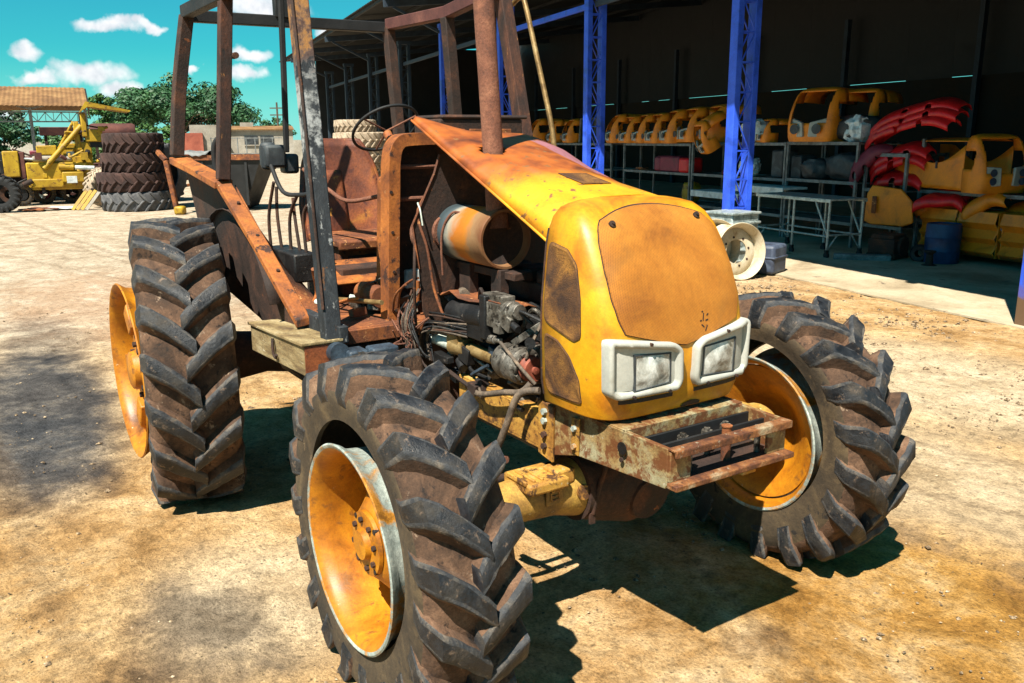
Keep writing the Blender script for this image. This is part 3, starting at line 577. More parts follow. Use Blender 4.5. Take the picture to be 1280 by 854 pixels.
def wheel_parts(parent, kind, right=True, zc=.6, seed=1):
    s = 1
    if kind == 'front':
        t = tyre(.703 if right else .690, .345, .425, zc, 19, .066, .112, seed, gap=.05, gside=-1, bulge=.24 if right else .14, a=.11, len_mats=4)
        a, b, c = MB(), MB(), MB(); rim_front((a, b, c)); nb, br = 8, .092
    else:
        t = tyre(.885, .46, .55, zc, 20, .072, .122, seed, bulge=.22, a=.13, len_mats=4)
        a, b, c = MB(), MB(), MB()
        a.lathe([(-.205,.520),(-.212,.514),(-.206,.500),(-.175,.478),(-.13,.470),(.06,.462),(.095,.478),(.126,.500),(.132,.514),(.125,.520),(.105,.508),(.08,.490),(.04,.478),(-.10,.484),(-.16,.490),(-.188,.508)], closed=True, n=84)
        b.lathe([(.06,.462),(.055,.42),(-.01,.33),(-.03,.22),(-.03,0),(-.012,0),(-.012,.215),(.01,.325),(.075,.41),(.08,.462)], n=72)
        c.lathe([(-.03,.33),(-.06,.335),(-.105,.33),(-.115,.31),(-.115,.20),(-.135,.19),(-.14,.12),(-.185,.11),(-.195,.09),(-.198,0)], n=44); nb, br = 8, .15
    wh = parent
    if not right:
        m180 = Matrix.Rotation(math.pi, 4, 'Z')
        for q in (a, b, c): q.xf(m180)
    ty = t.build('tyre', ['rubber_dust', 'rubber_lug', 'rubber_side', 'rubber_scuff'], wh, smooth=52)
    if kind == 'rear' and right: ty.location.y = .12; ty.rotation_euler.z = -.165; ty['label'] = 'rear tyre slipped inward off its rim'
    if kind == 'front': ty.location.y = .065 if right else -.02
    ro = a.build('rim', ['rim_yellow', 'rim_scraped'], wh, smooth=40)
    b.build('disc', 'rim_yellow', wh, smooth=40); c.build('hub', 'rim_yellow' if kind == 'front' else 'rim_yellow', wh, smooth=40)
    q = -1 if right else 1
    if kind == 'front':
        y0 = .052*q
        for k in range(nb):
            an = 2*math.pi*k/nb+.2; m = MB(); p = (br*math.cos(an), y0, br*math.sin(an)); m.cyl(p, (p[0], p[1]+q*.012, p[2]), .011, 6); m.build('wheel_nut', 'rust_dark', wh, smooth=0)
        for k in range(4):
            an = 2*math.pi*k/4+.75; m = MB(); p = (.115*math.cos(an), q*.0335, .115*math.sin(an)); m.cyl(p, (p[0], q*.0535, p[2]), .010, 14); m.build('hand_hole', 'engine_black', wh, smooth=0)
    else:
        for k in range(nb):
            an = 2*math.pi*k/nb+.2; m = MB(); p = (br*math.cos(an), .134*q, br*math.sin(an)); m.cyl(p, (p[0], p[1]+q*.025, p[2]), .017, 6); m.build('wheel_nut', 'rust_dark', wh, smooth=0)
        for k in range(6):                       # wedge blocks that carry the rim on the disc
            an = 2*math.pi*k/6+.1; ca, sa = math.cos(an), math.sin(an); T = Vector((-sa, 0, ca)); D = Vector((ca, 0, sa)); Yv = Vector((0, q, 0))
            poly = [D*.24+Yv*.0, D*.465-Yv*.04, D*.466+Yv*.10, D*.40+Yv*.155, D*.25+Yv*.15]
            m = MB(); m.prism([p-T*.055 for p in poly], T*.11); m.build('rim_clamp', 'rim_yellow', wh, smooth=30, bevel=.008)

tractor = empty('tractor', (-1.2, 0, 0)); tag(tractor, 'burnt-out yellow and rust tractor with stripped cab frame and big lugged tyres', 'tractor')
T0 = Vector((1.2, 0, 0))
class TB(MB):
    """builds a tractor part given in yard coordinates"""
    def build(s, name, mats, parent=None, **k):
        p = parent or tractor
        o = MB.build(s, name, mats, p, **k)
        if p is tractor: o.location = T0
        return o
for nm, pos, kind, right, sd_ in (('front_wheel', (0,-1.10,.60), 'front', True, 11), ('front_wheel', (0,1.10,.622), 'front', False, 23),
                             ('rear_wheel', (-2.59,-1.31,.734), 'rear', True, 5), ('rear_wheel', (-2.59,1.31,.745), 'rear', False, 8)):
    w = empty(nm, T0+Vector(pos), parent=tractor)
    wheel_parts(w, kind, right, pos[2], sd_)
#@@TRACTOR
# ---- nose cowl
XB, NEXP = .05, 6.2
WT = [(1.03,.372),(1.12,.388),(1.3,.392),(1.45,.388),(1.58,.376),(1.66,.368),(1.72,.356),(1.77,.334),(1.80,.300),(1.82,.235),(1.829,.12)]
XT = [(1.03,.420),(1.08,.442),(1.2,.452),(1.32,.448),(1.45,.420),(1.56,.378),(1.66,.322),(1.72,.284),(1.77,.238),(1.80,.195),(1.82,.14),(1.828,.09)]
def nose_w(z): return lerp_tab(WT, z)
def nose_xf(z): return lerp_tab(XT, z)
def nose_x(y, z, off=0.):
    w = nose_w(z); q = min(1, abs(y)/w)
    return XB+(nose_xf(z)-XB)*(max(0, 1-q**NEXP))**(1/NEXP)+off
def nose_outline(z, n=44, w=None, xf_=None, xb=None):
    w = nose_w(z) if w is None else w; xf_ = nose_xf(z) if xf_ is None else xf_; xb = XB if xb is None else xb
    pts = []
    for i in range(n+1):
        ph = -math.pi/2+math.pi*i/n; c, s = abs(math.cos(ph)), math.sin(ph)
        pts.append((xb+(xf_-xb)*c**(2/NEXP), math.copysign(abs(s)**(2/NEXP), s)*w))
    return pts
def nose_shell(hole=None):
    zs = [1.03,1.034,1.06,1.10,1.15,1.2,1.25,1.3,1.35,1.4,1.45,1.5,1.55,1.6,1.65,1.69,1.72,1.745,1.765,1.785,1.80,1.812,1.822,1.828]
    rows = [[(x, y, z) for x, y in nose_outline(z)] for z in zs]
    mb = MB()
    # straight flange to the rear so that the side has width
    mb.grid(rows)
    n = len(rows[0]); k = (len(zs)-1)*n
    mb.f.append(tuple(range(k, k+n))); mb.m.append(0)
    if hole:
        keep = []
        for f, m in zip(mb.f, mb.m):
            c = sum((Vector(mb.v[i]) for i in f), Vector())/len(f)
            if not hole(c): keep.append(f)
        mb.f = keep; mb.m = [0]*len(keep)
    return mb
q = TB(); q2 = nose_shell(); q.v, q.f, q.m = q2.v, q2.f, q2.m
cowl = q.build('nose_cowl', 'yellow_paint', smooth=50, solid=.006)
# grille panel on the cowl
rows = []; NR, NC = 22, 26
for i in range(NR+1):
    t = i/NR; hw = lerp_tab([(0,.285),(.12,.305),(.3,.318),(.55,.318),(.8,.306),(.93,.288),(1,.262)], t); row = []
    for j in range(NC+1):
        s = -1+2*j/NC; y = hw*s; zb = 1.292+.070*abs(s)**1.15; zt = 1.803-.045*abs(s)**2.2
        z = zb+(zt-zb)*t; row.append((nose_x(y, z, .007), y, z))
    rows.append(row)
def rim_strip(rows, d):
    """add a skirt so that the panel has an edge"""
    edge = [r[0] for r in rows]+rows[-1][1:]+[r[-1] for r in rows[-2::-1]]+rows[0][-2:0:-1]
    return edge
pn = TB(); pn.grid(rows); ed = rim_strip(rows, 0)
pn.add(ed+[(x-.012, y, z) for x, y, z in ed], [(i, (i+1) % len(ed), len(ed)+(i+1) % len(ed), len(ed)+i) for i in range(len(ed))])
gp = pn.build('grille_panel', 'grille_mesh', smooth=45)
gs = TB()
edo = []
for (x, y, z) in ed:
    cx, cz = 0, 1.54; dy, dz = y-cx, z-cz; l = math.hypot(dy, dz); yy = y+dy/l*.004; zz = z+dz/l*.004; edo.append((nose_x(yy, zz, .0022), yy, zz))
gs.add([(nose_x(y, z, .0022), y, z) for x, y, z in ed]+edo, [(i, (i+1) % len(ed), len(ed)+(i+1) % len(ed), len(ed)+i) for i in range(len(ed))]); gs.build('shadow_gap', 'rust_dark', smooth=0)
for yy, zz in ((-.225, 1.742), (.215, 1.752)):
    b = TB(); x = nose_x(yy, zz, .007); b.cyl((x-.004, yy, zz), (x+.007, yy-.002, zz+.006), .013, 12); b.cyl((x+.004, yy, zz+.004), (x+.013, yy, zz+.009), .006, 6); b.build('grille_bolt', 'rust_dark', smooth=30)
# worn marks of a torn off badge, on the panel
bd = TB()
for (yy, zz, ln, an) in ((.095,1.385,.030,1.3),(.112,1.372,.016,.2),(.088,1.352,.018,2.4),(.118,1.392,.012,.6),(.104,1.340,.020,1.0),(.080,1.372,.010,.1),(.110,1.35,.008,1.9),(.092,1.405,.009,.4)):
    c, s = math.cos(an)*ln/2, math.sin(an)*ln/2
    P = [(yy-c, zz-s), (yy+c, zz+s)]
    nx, nz = -s/ln*.0055, c/ln*.0055
    bd.add([(nose_x(a+e*nx, b_+e*nz, .0082), a+e*nx, b_+e*nz) for (a, b_) in P for e in (-1, 1)], [(0,2,3,1)])
bd.build('badge_scar', 'rust_dark', smooth=0)
# side grilles
def side_patch(name, poly, sy, matn, off=.004, inner=True):
    """poly in (x,z) on the cowl flank"""
    pts = []
    for k in range(len(poly)):
        a, b = Vector(poly[k]), Vector(poly[(k+1) % len(poly)])
        for t in range(10): pts.append(a.lerp(b, t/10))
    # round the corners a little
    for _ in range(2): pts = [(pts[i-1]+pts[i]*2+pts[(i+1) % len(pts)])/4 for i in range(len(pts))]
    def fy(x, z):
        w = nose_w(z); u = min(.9999, max(0, (x-XB)/(nose_xf(z)-XB))); return w*(1-u**NEXP)**(1/NEXP)
    c = sum(pts, Vector((0,0)))/len(pts); m = TB(); n = len(pts)
    rings = []
    for f, o in ((1.0, -.008), (1.0, off), (.94, off+.002), (.9, off-.0005), (.5, off-.0005)):
        rings.append([(c.x+(p.x-c.x)*f, sy*(fy(c.x+(p.x-c.x)*f, c.y+(p.y-c.y)*f)+o), c.y+(p.y-c.y)*f) for p in pts])
    vs = [p for r_ in rings for p in r_]+[(c.x, sy*(fy(c.x, c.y)+off-.0005), c.y)]
    fs = [(k*n+i, k*n+(i+1) % n, (k+1)*n+(i+1) % n, (k+1)*n+i) for k in range(len(rings)-1) for i in range(n)]
    ms = [1]*n+[0]*(3*n)
    k = len(rings)-1; fs += [(k*n+i, k*n+(i+1) % n, len(vs)-1) for i in range(n)]; ms += [0]*n
    kk = len(m.v); m.v += vs; m.f += fs; m.m += ms
    return m.build(name, [matn, 'rust_dark'], smooth=30)
for sy in (-1, 1):
    side_patch('side_grille', [(.066,1.365),(.262,1.315),(.300,1.335),(.290,1.47),(.250,1.60),(.19,1.655),(.072,1.675)], sy, 'side_mesh')
    side_patch('side_grille', [(.080,1.075),(.300,1.075),(.292,1.17),(.235,1.255),(.16,1.305),(.076,1.32)], sy, 'side_mesh')
# headlights
def headlight(sy):
    root = None
    P = [(.368,1.350),(.30,1.346),(.075,1.312),(.036,1.285),(.030,1.155),(.050,1.122),(.33,1.120),(.362,1.145)]
    def rounded(poly, n=5):
        out = []; N = len(poly)
        for i in range(N):
            a, b, c = Vector(poly[i-1]), Vector(poly[i]), Vector(poly[(i+1) % N])
            l = min((a-b).length, (c-b).length)*.42; p = b+(a-b).normalized()*l; r_ = b+(c-b).normalized()*l
            for k in range(n+1):
                t = k/n; out.append(p*(1-t)**2+b*2*t*(1-t)+r_*t*t)
        return out
    pts = rounded(P); c = Vector((.20, 1.232)); n = len(pts)
    # base plane fitted to the cowl there, so the unit stays flat
    def bx(y, z): return nose_x(min(y, .34), z)
    def ring(ins, h):
        o = []
        for i, p in enumerate(pts):
            t = (pts[(i+1) % n]-pts[i-1]).normalized(); nn = Vector((-t.y, t.x))
            if nn.dot(c-p) < 0: nn = -nn
            q_ = p+nn*ins; o.append((bx(q_.x, q_.y)+h, sy*q_.x, q_.y))
        return o
    rings = [ring(0, -.02), ring(0, .022), ring(.004, .031), ring(.012, .034), ring(.021, .031), ring(.026, .022), ring(.030, .010), ring(.07, .008)]
    pin = rings.pop(); rings.append([])
    rings.pop()
    for f_i in (.2, .45, .7, .9): rings.append([(bx(abs(q_y), q_z)+.010, sy*abs(q_y), q_z) for q_y, q_z in ((p.x+(c.x-p.x)*(.10+.9*f_i), p.y+(c.y-p.y)*(.10+.9*f_i)) for p in pts)])
    m = TB(); vs = [p for r_ in rings for p in r_]
    fs = [(k*n+i, k*n+(i+1) % n, (k+1)*n+(i+1) % n, (k+1)*n+i) for k in range(len(rings)-1) for i in range(n)]
    ce = len(vs); vs.append((bx(c.x, c.y)+.010, sy*c.x, c.y)); k = len(rings)-1; fs += [(k*n+i, k*n+(i+1) % n, ce) for i in range(n)]
    m.add(vs, fs); bz = m.build('headlight', 'white_plastic', smooth=50); bz['label'] = 'square headlight in a white plastic bezel'
    # lamp housing and lens, tilted quadrilateral
    L_ = [(.262,1.285),(.088,1.272),(.084,1.158),(.258,1.148)]
    lx = max(bx(a, b_) for a, b_ in L_)+.004
    h = TB(); poly = [(lx-.006, sy*a, b_) for a, b_ in L_]; cc = Vector((0, sy*.172, 1.203))
    def ins(f, x): return [(x+(nose_x(a, b_)-nose_x(.17, 1.2))*.5, sy*(.172+(a-.172)*f), 1.203+(b_-1.203)*f) for a, b_ in L_]
    R_ = [ins(1.04, lx-.03), ins(1.04, lx+.010), ins(.97, lx+.012), ins(.93, lx+.006)]
    h.add([p for r_ in R_ for p in r_], [(k*4+i, k*4+(i+1) % 4, (k+1)*4+(i+1) % 4, (k+1)*4+i) for k in range(3) for i in range(4)]); ho = MB.build(h, 'lamp_housing', 'dark_plastic', bz, smooth=20)
    g = MB(); A = ins(.95, lx+.008); rows_ = []
    for i in range(9):
        t = i/8; row = []
        for j in range(13):
            s = j/12; p = Vector(A[3]).lerp(Vector(A[2]), s).lerp(Vector(A[0]).lerp(Vector(A[1]), s), t); row.append(p+Vector((.012*math.sin(math.pi*s)*math.sin(math.pi*t)+.0008*(j % 2), 0, 0)))
        rows_.append(row)
    g.grid(rows_); g.build('lens', 'lamp_glass', bz, smooth=60)
    for a, b_ in ((.20,1.322),(.268,1.130),(.10,1.130)):
        s = MB(); x = bx(a, b_); s.cyl((x+.015, sy*a, b_), (x+.036, sy*a, b_), .0065, 10); s.build('screw', 'rust_dark', bz, smooth=30)
headlight(-1); headlight(1)
for sy in (-1, 1):                                   # black strip painted as the shadow below each lamp unit
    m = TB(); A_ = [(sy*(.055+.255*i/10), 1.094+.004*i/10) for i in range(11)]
    m.grid([[(nose_x(y, z, .0025), y, z), (nose_x(y, z+.016, .0025), y, z+.016)] for y, z in A_]); m.build('lamp_shadow', 'engine_black', smooth=40)
m = TB(); m.grid([[(nose_x(y, z, .003), y, z) for z in (1.033, 1.045, 1.045+.012*(1-((y-.06)/.05)**2))] for y in [.01+.1*i/8 for i in range(9)]]); m.build('tow_notch', 'engine_black', smooth=40)
m = TB(); m.tube([(XB+.001, y, z+.001) for y, z in [(-nose_w(1.06+.03*i), 1.06+.03*i) for i in range(23)]], .0045, 6); m.build('cowl_seam', 'rust_dark', smooth=60)

# ---- hood sheet
HX = [.052, -.25, -.55, -.8, -1.08]; HY = [-.362,-.345,-.25,-.1,.1,.25,.345,.362]
HZ = [[1.672,1.735,1.808,1.831,1.831,1.808,1.735,1.672],[1.80,1.838,1.886,1.908,1.902,1.862,1.795,1.755],[1.925,1.952,1.99,2.0,1.988,1.945,1.905,1.87],
      [2.03,2.055,2.068,2.062,2.05,2.03,2.0,1.975],[2.150,2.170,2.150,2.115,2.10,2.09,2.07,2.05]]
def hood_z(x, y):
    xs = HX[::-1]; i = max(0, min(3, next((k for k in range(3, -1, -1) if x >= xs[k]), 0))); tx = (x-xs[i])/(xs[i+1]-xs[i]); 
    Z0, Z1 = HZ[4-i], HZ[3-i]
    f = lambda Z: lerp_tab(list(zip(HY, Z)), y)
    return f(Z0)*(1-tx)+f(Z1)*tx
EXH = Vector((-.6, -.2))
m = TB(); rows = []; NX, NY = 60, 44
for i in range(NX+1):
    row = []
    for j in range(NY+1):
        y = -.362+.724*j/NY
        xr = -1.08+.11*math.exp(-((y+.05)/.2)**2)+.05*max(0, y)/.36+.012*noise.noise((y*9, 0, 0))       # bent, torn rear edge
        x = xr+(HX[0]-xr)*i/NX
        z = hood_z(x, y)+.003*noise.noise((x*5, y*5, 0))
        row.append((x, y, z))
    rows.append(row)
m.grid(rows)
keep = []
for f in m.f:
    c = sum((Vector(m.v[k]) for k in f), Vector())/4
    if (Vector((c.x, c.y))-EXH).length > .062: keep.append(f)
m.f = keep; m.m = [0]*len(keep)
hood = m.build('hood', 'hood_paint', smooth=60, solid=.006)
for sy in (-1, 1):                                   # folded lower lip of the near and far edge
    f_ = TB()
    y = sy*.362; pts = []
    for i in range(31):
        x = -1.075+(.052+1.075-.004)*i/30
        if sy > 0 and x < -.97: continue
        pts.append((x, y, hood_z(x, y)-.004))
    f_.tube(pts, .006, 8); f_.build('hood_edge', 'hood_paint', smooth=60)
v = TB(); rows = []
for i in range(7):
    row = []
    for j in range(9): 
        x = -.255+.15*i/6; y = -.09+.15*j/8+.02*i/6; row.append((x, y, hood_z(x, y)+.0035))
    rows.append(row)
v.grid(rows); v.build('vent_grille', 'side_mesh', smooth=60, solid=.002)
# ---- exhaust stack
e = TB(); a, b = Vector((-.565,-.2,1.66)), Vector((-.70,-.2,3.0))
prof = [a.lerp(b, t) for t in (0,.15,.3,.5,.75,1)]
e.tube(prof, [.05,.047,.046,.046,.047,.047], 28, False); e.tube([p for p in prof][::-1], [.042]*6, 28, False)
e.build('exhaust_pipe', 'rust_pipe', smooth=60)
c = TB(); c.lathe([(0,.066),(.012,.07),(.03,.054),(.03,.046)], c=(-.588,-.2,1.895), axis='Z', n=28); c.build('exhaust_collar', 'hood_paint', smooth=50)
# ---- engine bay
m = TB(); m.box((-.62,.03,.98), (.95,.36,.42)); m.box((-.62,.03,1.25), (.86,.30,.16)); m.box((-.62,.03,1.37), (.84,.24,.10)); 
for k in range(4): m.box((-.92+.2*k,-.165,1.18), (.13,.06,.22))
m.box((-.62,.0,.72), (.9,.26,.16)); eng = m.build('engine_block', 'engine_black', bevel=.012)
for k in range(4):
    b = MB(); b.box((-.92+.2*k,-.03,1.45), (.15,.16,.06)); b.build('valve_cover', 'engine_black', eng, bevel=.012)
m = TB(); m.box((-.03,.0,1.28), (.10,.58,.52)); 
for k in range(24): m.box((.025,-.27+.0235*k,1.28), (.012,.006,.48))
m.build('radiator', 'engine_black', bevel=.004)
m = TB(); m.lathe([(-.09,.21),(-.09,.225),(-.16,.225),(-.16,.21)], c=(0,0,1.26), axis='X', n=36, closed=True)
for k in range(6):
    a_ = k*math.pi/3; m.box((-.13, math.cos(a_)*.12, 1.26+math.sin(a_)*.12), (.012,.16,.07), rot=Matrix.Rotation(a_, 3, 'X')@Matrix.Rotation(.5, 3, 'Y'))
m.build('fan', 'rust_dark', bevel=.003)
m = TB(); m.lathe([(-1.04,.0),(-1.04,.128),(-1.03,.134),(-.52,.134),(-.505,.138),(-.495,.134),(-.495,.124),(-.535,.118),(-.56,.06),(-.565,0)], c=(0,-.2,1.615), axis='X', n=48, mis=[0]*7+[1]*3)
ac = m.build('air_cleaner', ['scorched_can', 'rust_dark'], smooth=40)  # dished end is dark: shade inside the can put into its colour
m = MB(); m.lathe([(-1.06,.142),(-1.03,.142)], c=(0,-.2,1.615), axis='X', n=40); m.build('clamp_band', 'rust_dark', ac, smooth=40, solid=.006, solid_off=1)
m = MB(); m.tube(smooth_path([(-1.05,-.2,1.64),(-1.16,-.22,1.66),(-1.19,-.24,1.58),(-1.16,-.24,1.47)]), .055, 18); m.build('intake_elbow', 'rust_pipe', ac, smooth=60)
# turbo housing with volute
m = TB(); m.lathe([(-.05,.04),(-.05,.085),(-.01,.105),(.03,.10),(.05,.06),(.05,.03)], c=(-1.08,-.28,1.60), axis='X', n=28); m.lathe([(.05,.045),(.12,.05),(.15,.085),(.20,.08),(.20,.03)], c=(-1.10,-.27,1.62), axis='X', n=28); m.build('turbocharger', 'rust_pipe', smooth=45)
m = TB(); m.box((-.66,-.17,1.455), (.52,.10,.035)); m.box((-.80,-.22,1.40), (.10,.05,.16)); m.box((-.52,-.22,1.40), (.08,.05,.16)); m.build('air_cleaner_bracket', 'rust_dark', bevel=.004)
m = TB()                                              # crumpled heat shield below the can
rows = [[(-.98+.09*i, -.33+.05*j+.01*noise.noise((i*.8, j, 2)), 1.335+.03*noise.noise((i*.7, j*.6, 9))+(.03 if j == 0 and i > 5 else 0)) for j in range(5)] for i in range(8)]
m.grid(rows); m.build('heat_shield', 'rust', smooth=40, solid=.005)
m = TB(); m.box((-.63,-.29,1.21), (.30,.10,.10)); m.cyl((-.82,-.29,1.24), (-.50,-.29,1.27), .062, 24); m.box((-.47,-.285,1.28), (.05,.13,.20)); ip = m.build('injection_pump', 'engine_black', bevel=.006)
m = MB(); m.box((-.40,-.285,1.30), (.10,.11,.11)); m.cyl((-.36,-.29,1.32), (-.28,-.30,1.33), .045, 20); m.cyl((-.28,-.30,1.33), (-.235,-.30,1.335), .035, 18); m.cyl((-.24,-.30,1.335), (-.19,-.302,1.34), .007, 8)
m.box((-.42,-.29,1.37), (.16,.07,.035)); m.cyl((-.46,-.32,1.18), (-.40,-.32,1.185), .02, 12); m.cyl((-.40,-.32,1.185), (-.36,-.32,1.19), .013, 8); m.box((-.36,-.33,1.25), (.05,.03,.05)); m.build('governor', 'alloy', ip, bevel=.005)
m = TB(); m.tube(smooth_path([(-1.10,-.30,1.06),(-1.0,-.32,1.085),(-.86,-.32,1.085),(-.80,-.31,1.08)]), [.030]*19, 16); m.build('coolant_pipe', 'pale_fitting', smooth=60)
m = TB(); m.cyl((-.80,-.31,1.08), (-.68,-.30,1.09), .045, 20); m.box((-.76,-.30,1.12), (.10,.09,.05)); m.cyl((-.66,-.30,1.09), (-.46,-.29,1.085), .030, 18); m.build('starter_motor', 'brass_paint', smooth=40)
m = TB(); m.lathe([(-.36,0),(-.36,.072),(-.33,.082),(-.27,.082),(-.262,.074),(-.25,.074),(-.242,.082),(-.20,.082),(-.185,.062),(-.18,0)], c=(0,-.30,1.105), axis='X', n=32); alt = m.build('alternator', 'alloy', smooth=35)
for k in range(10):
    a_ = k*.628; b = MB(); b.box((-.188, -.30+.062*math.cos(a_), 1.105+.062*math.sin(a_)), (.03,.012,.03), rot=Matrix.Rotation(a_, 3, 'X')); b.build('cooling_fin', 'alloy', alt, bevel=.002)
m = MB(); m.lathe([(-.175,.012),(-.175,.052),(-.165,.056),(-.150,.046),(-.135,.056),(-.125,.05),(-.125,.018),(-.115,.016),(-.112,0)], c=(0,-.30,1.105), axis='X', n=30); m.build('pulley', 'red_pulley', alt, smooth=35)
m = TB(); m.tube(smooth_path([(-.15,-.33,1.155),(-.14,-.28,1.26),(-.13,-.22,1.36)]), .008, 6); m.tube(smooth_path([(-.15,-.26,1.07),(-.14,-.16,1.10),(-.13,-.12,1.2)]), .008, 6); m.build('fan_belt', 'hose', smooth=60)
m = TB(); m.bar((-.25,-.33,1.20), (-.14,-.24,1.30), .012, .03); m.bar((-.30,-.31,1.02), (-.34,-.22,.96), .03, .03); m.build('alternator_bracket', 'alloy', bevel=.003)
# hoses and burnt cables, each its own piece
rnd = random.Random(5)
HO = [([(-.62,-.32,.90),(-.45,-.37,.93),(-.25,-.38,.99),(-.13,-.37,1.02),(-.10,-.34,1.06)], .014, 'hose'),
      ([(-.02,-.35,1.05),(-.10,-.40,1.02),(-.16,-.43,.86),(-.22,-.45,.74),(-.34,-.46,.70)], .016, 'hose'),
      ([(-1.0,-.30,1.10),(-.93,-.36,1.13),(-.82,-.36,1.15),(-.72,-.34,1.16)], .012, 'hose'),
      ([(-1.02,-.33,1.02),(-.94,-.38,1.12),(-.84,-.37,1.17),(-.70,-.33,1.17)], .009, 'hose'),
      ([(-.30,-.36,1.20),(-.14,-.36,1.12),(-.08,-.33,1.06)], .008, 'hose'),
      ([(-.96,-.42,1.62),(-.90,-.46,1.45),(-.93,-.45,1.27),(-.98,-.42,1.10)], .008, 'rust_dark'),
      ([(-.98,-.36,1.78),(-.93,-.42,1.70),(-.88,-.40,1.55),(-.86,-.38,1.36),(-.80,-.36,1.22)], .007, 'rust'),
      ([(-1.18,-.42,1.22),(-1.06,-.46,1.33),(-.95,-.46,1.39),(-.90,-.44,1.41)], .006, 'rust'),
      ([(-1.20,-.44,1.20),(-1.10,-.47,1.30),(-.98,-.47,1.37)], .006, 'rust'),
      ([(-.86,-.33,1.42),(-.84,-.34,1.62),(-.80,-.30,1.72),(-.74,-.25,1.70)], .006, 'rust_pipe'),
      ([(-1.0,-.34,1.72),(-.96,-.40,1.76),(-.90,-.42,1.73),(-.88,-.42,1.66)], .004, 'pale_fitting')]
for k in range(12):
    x0 = -1.0+rnd.uniform(-.05,.08); HO.append(([(x0,-.42+rnd.uniform(-.03,.03),1.36-rnd.uniform(0,.1)),(x0+rnd.uniform(-.05,.05),-.47,1.2),(x0+rnd.uniform(-.06,.06),-.45,1.06),(x0+rnd.uniform(-.1,.16),-.42,.93+rnd.uniform(0,.1))], rnd.choice((.003,.005,.007)), rnd.choice(('hose','rust_dark','engine_black','rubber_lug','hose','rust_pipe'))))
for k in range(8):
    z0 = 1.13+.012*k; HO.append(([(-1.06+.02*k,-.36,.98),(-.98,-.40+.006*k,z0-.02),(-.86,-.38,z0+rnd.uniform(0,.03)),(-.62,-.34,z0+.03)], .005, rnd.choice(('hose','engine_black','rust_dark','rubber_lug'))))
for pts, r, mt_ in HO:
    m = TB(); m.tube(smooth_path(pts, 7), r, 8); m.build('hose', mt_, smooth=60)
m = TB()                                              # charred clump of wiring
for k in range(26):
    p = Vector((-1.0+rnd.gauss(0,.03), -.45+rnd.gauss(0,.015), 1.13+rnd.gauss(0,.035))); m.tube(smooth_path([p, p+Vector((rnd.gauss(0,.03),rnd.gauss(0,.02),rnd.gauss(0,.03))), p+Vector((rnd.gauss(0,.04),rnd.gauss(0,.02),rnd.gauss(0,.05)))], 4), .004, 5)
m.build('burnt_wiring', 'rust_pipe', smooth=60)['kind'] = 'stuff'
rg = random.Random(12)
for k in range(64):
    m = TB(); x = rg.uniform(-1.0,-.12); z = rg.uniform(.86,1.34); y = -.20-rg.uniform(.0,.13)-(.03 if z < 1.1 else 0); t_ = rg.random()
    if x > -.42 and 1.0 < z < 1.22: y = -.20
    if t_ < .35: m.box((x,y,z), (rg.uniform(.03,.11), rg.uniform(.03,.06), rg.uniform(.02,.08)), rot=Matrix.Rotation(rg.uniform(-.3,.3), 3, 'Y'))
    elif t_ < .6: m.cyl((x,y,z), (x+rg.uniform(.02,.10),y-rg.uniform(-.01,.03),z+rg.uniform(-.03,.03)), rg.uniform(.010,.028), 12)
    else: m.tube(smooth_path([(x,y,z),(x+rg.uniform(-.1,.1),y-.04,z+rg.uniform(-.05,.07)),(x+rg.uniform(-.2,.2),y-.01,z+rg.uniform(-.12,.05))], 6), rg.uniform(.004,.011), 7)
    m.build('engine_fitting', rg.choice(('engine_black','engine_black','engine_black','rust_dark','hose','alloy','engine_blue')), smooth=40, bevel=.003 if t_ < .35 else 0)
# ---- bulkhead plate and cab cowl frame
m = TB(); X = -.92; pl = [(-.30,1.985),(-.33,1.90),(-.455,1.66),(-.425,1.45),(-.41,1.24),(-.36,1.12),(.33,1.12),(.36,1.6),(.30,1.985)]
m.prism([(X, y, z) for y, z in pl], (-.008,0,0)); m.build('bulkhead', 'rust_dark', smooth=0, bevel=.002)
m = TB(); m.tube([(X+.002,-.30,1.985),(X+.002,-.33,1.90),(X+.002,-.455,1.66),(X+.002,-.425,1.45)], .006, 6); m.build('bulkhead_edge', 'rust', smooth=60)
# cowl frame: rusted arch in front of the dashboard
X = -1.20
def arch(pts, w, d, mat_, name, x0=X):
    m = TB(); P = smooth_path(pts, 8); n = len(P); vs = []
    for i, p in enumerate(P):
        t = (P[min(i+1,n-1)]-P[max(i-1,0)]).normalized(); nn = Vector((-t.y, t.x))
        for s, dx in ((-1,0),(1,0),(1,-d),(-1,-d)): vs.append((x0+dx, p.x+nn.x*w/2*s, p.y+nn.y*w/2*s))
    fs = [(i*4+k, i*4+(k+1) % 4, (i+1)*4+(k+1) % 4, (i+1)*4+k) for i in range(n-1) for k in range(4)]+[(0,1,2,3), tuple((n-1)*4+k for k in (3,2,1,0))]
    m.add(vs, fs); return m.build(name, mat_, smooth=35, bevel=.006)
def arch2(pts, *a): return arch([Vector(p).to_2d() if len(p) == 3 else Vector((p[0], p[1])) for p in pts], *a)
def smooth2(pts): return pts
_sp = smooth_path
def smooth_path(pts, n=6):
    if len(pts[0]) == 2: return [Vector((q.x, q.y)) for q in _sp([Vector((p[0], p[1], 0)) for p in pts], n)]
    return _sp(pts, n)
cf = arch([(-.435,1.12),(-.42,1.5),(-.405,1.8),(-.395,1.96),(-.365,2.035),(-.29,2.055),(0,2.06),(.29,2.055),(.365,2.035),(.395,1.96),(.42,1.5),(.435,1.12)], .060, .10, 'rust_orange', 'cowl_frame')
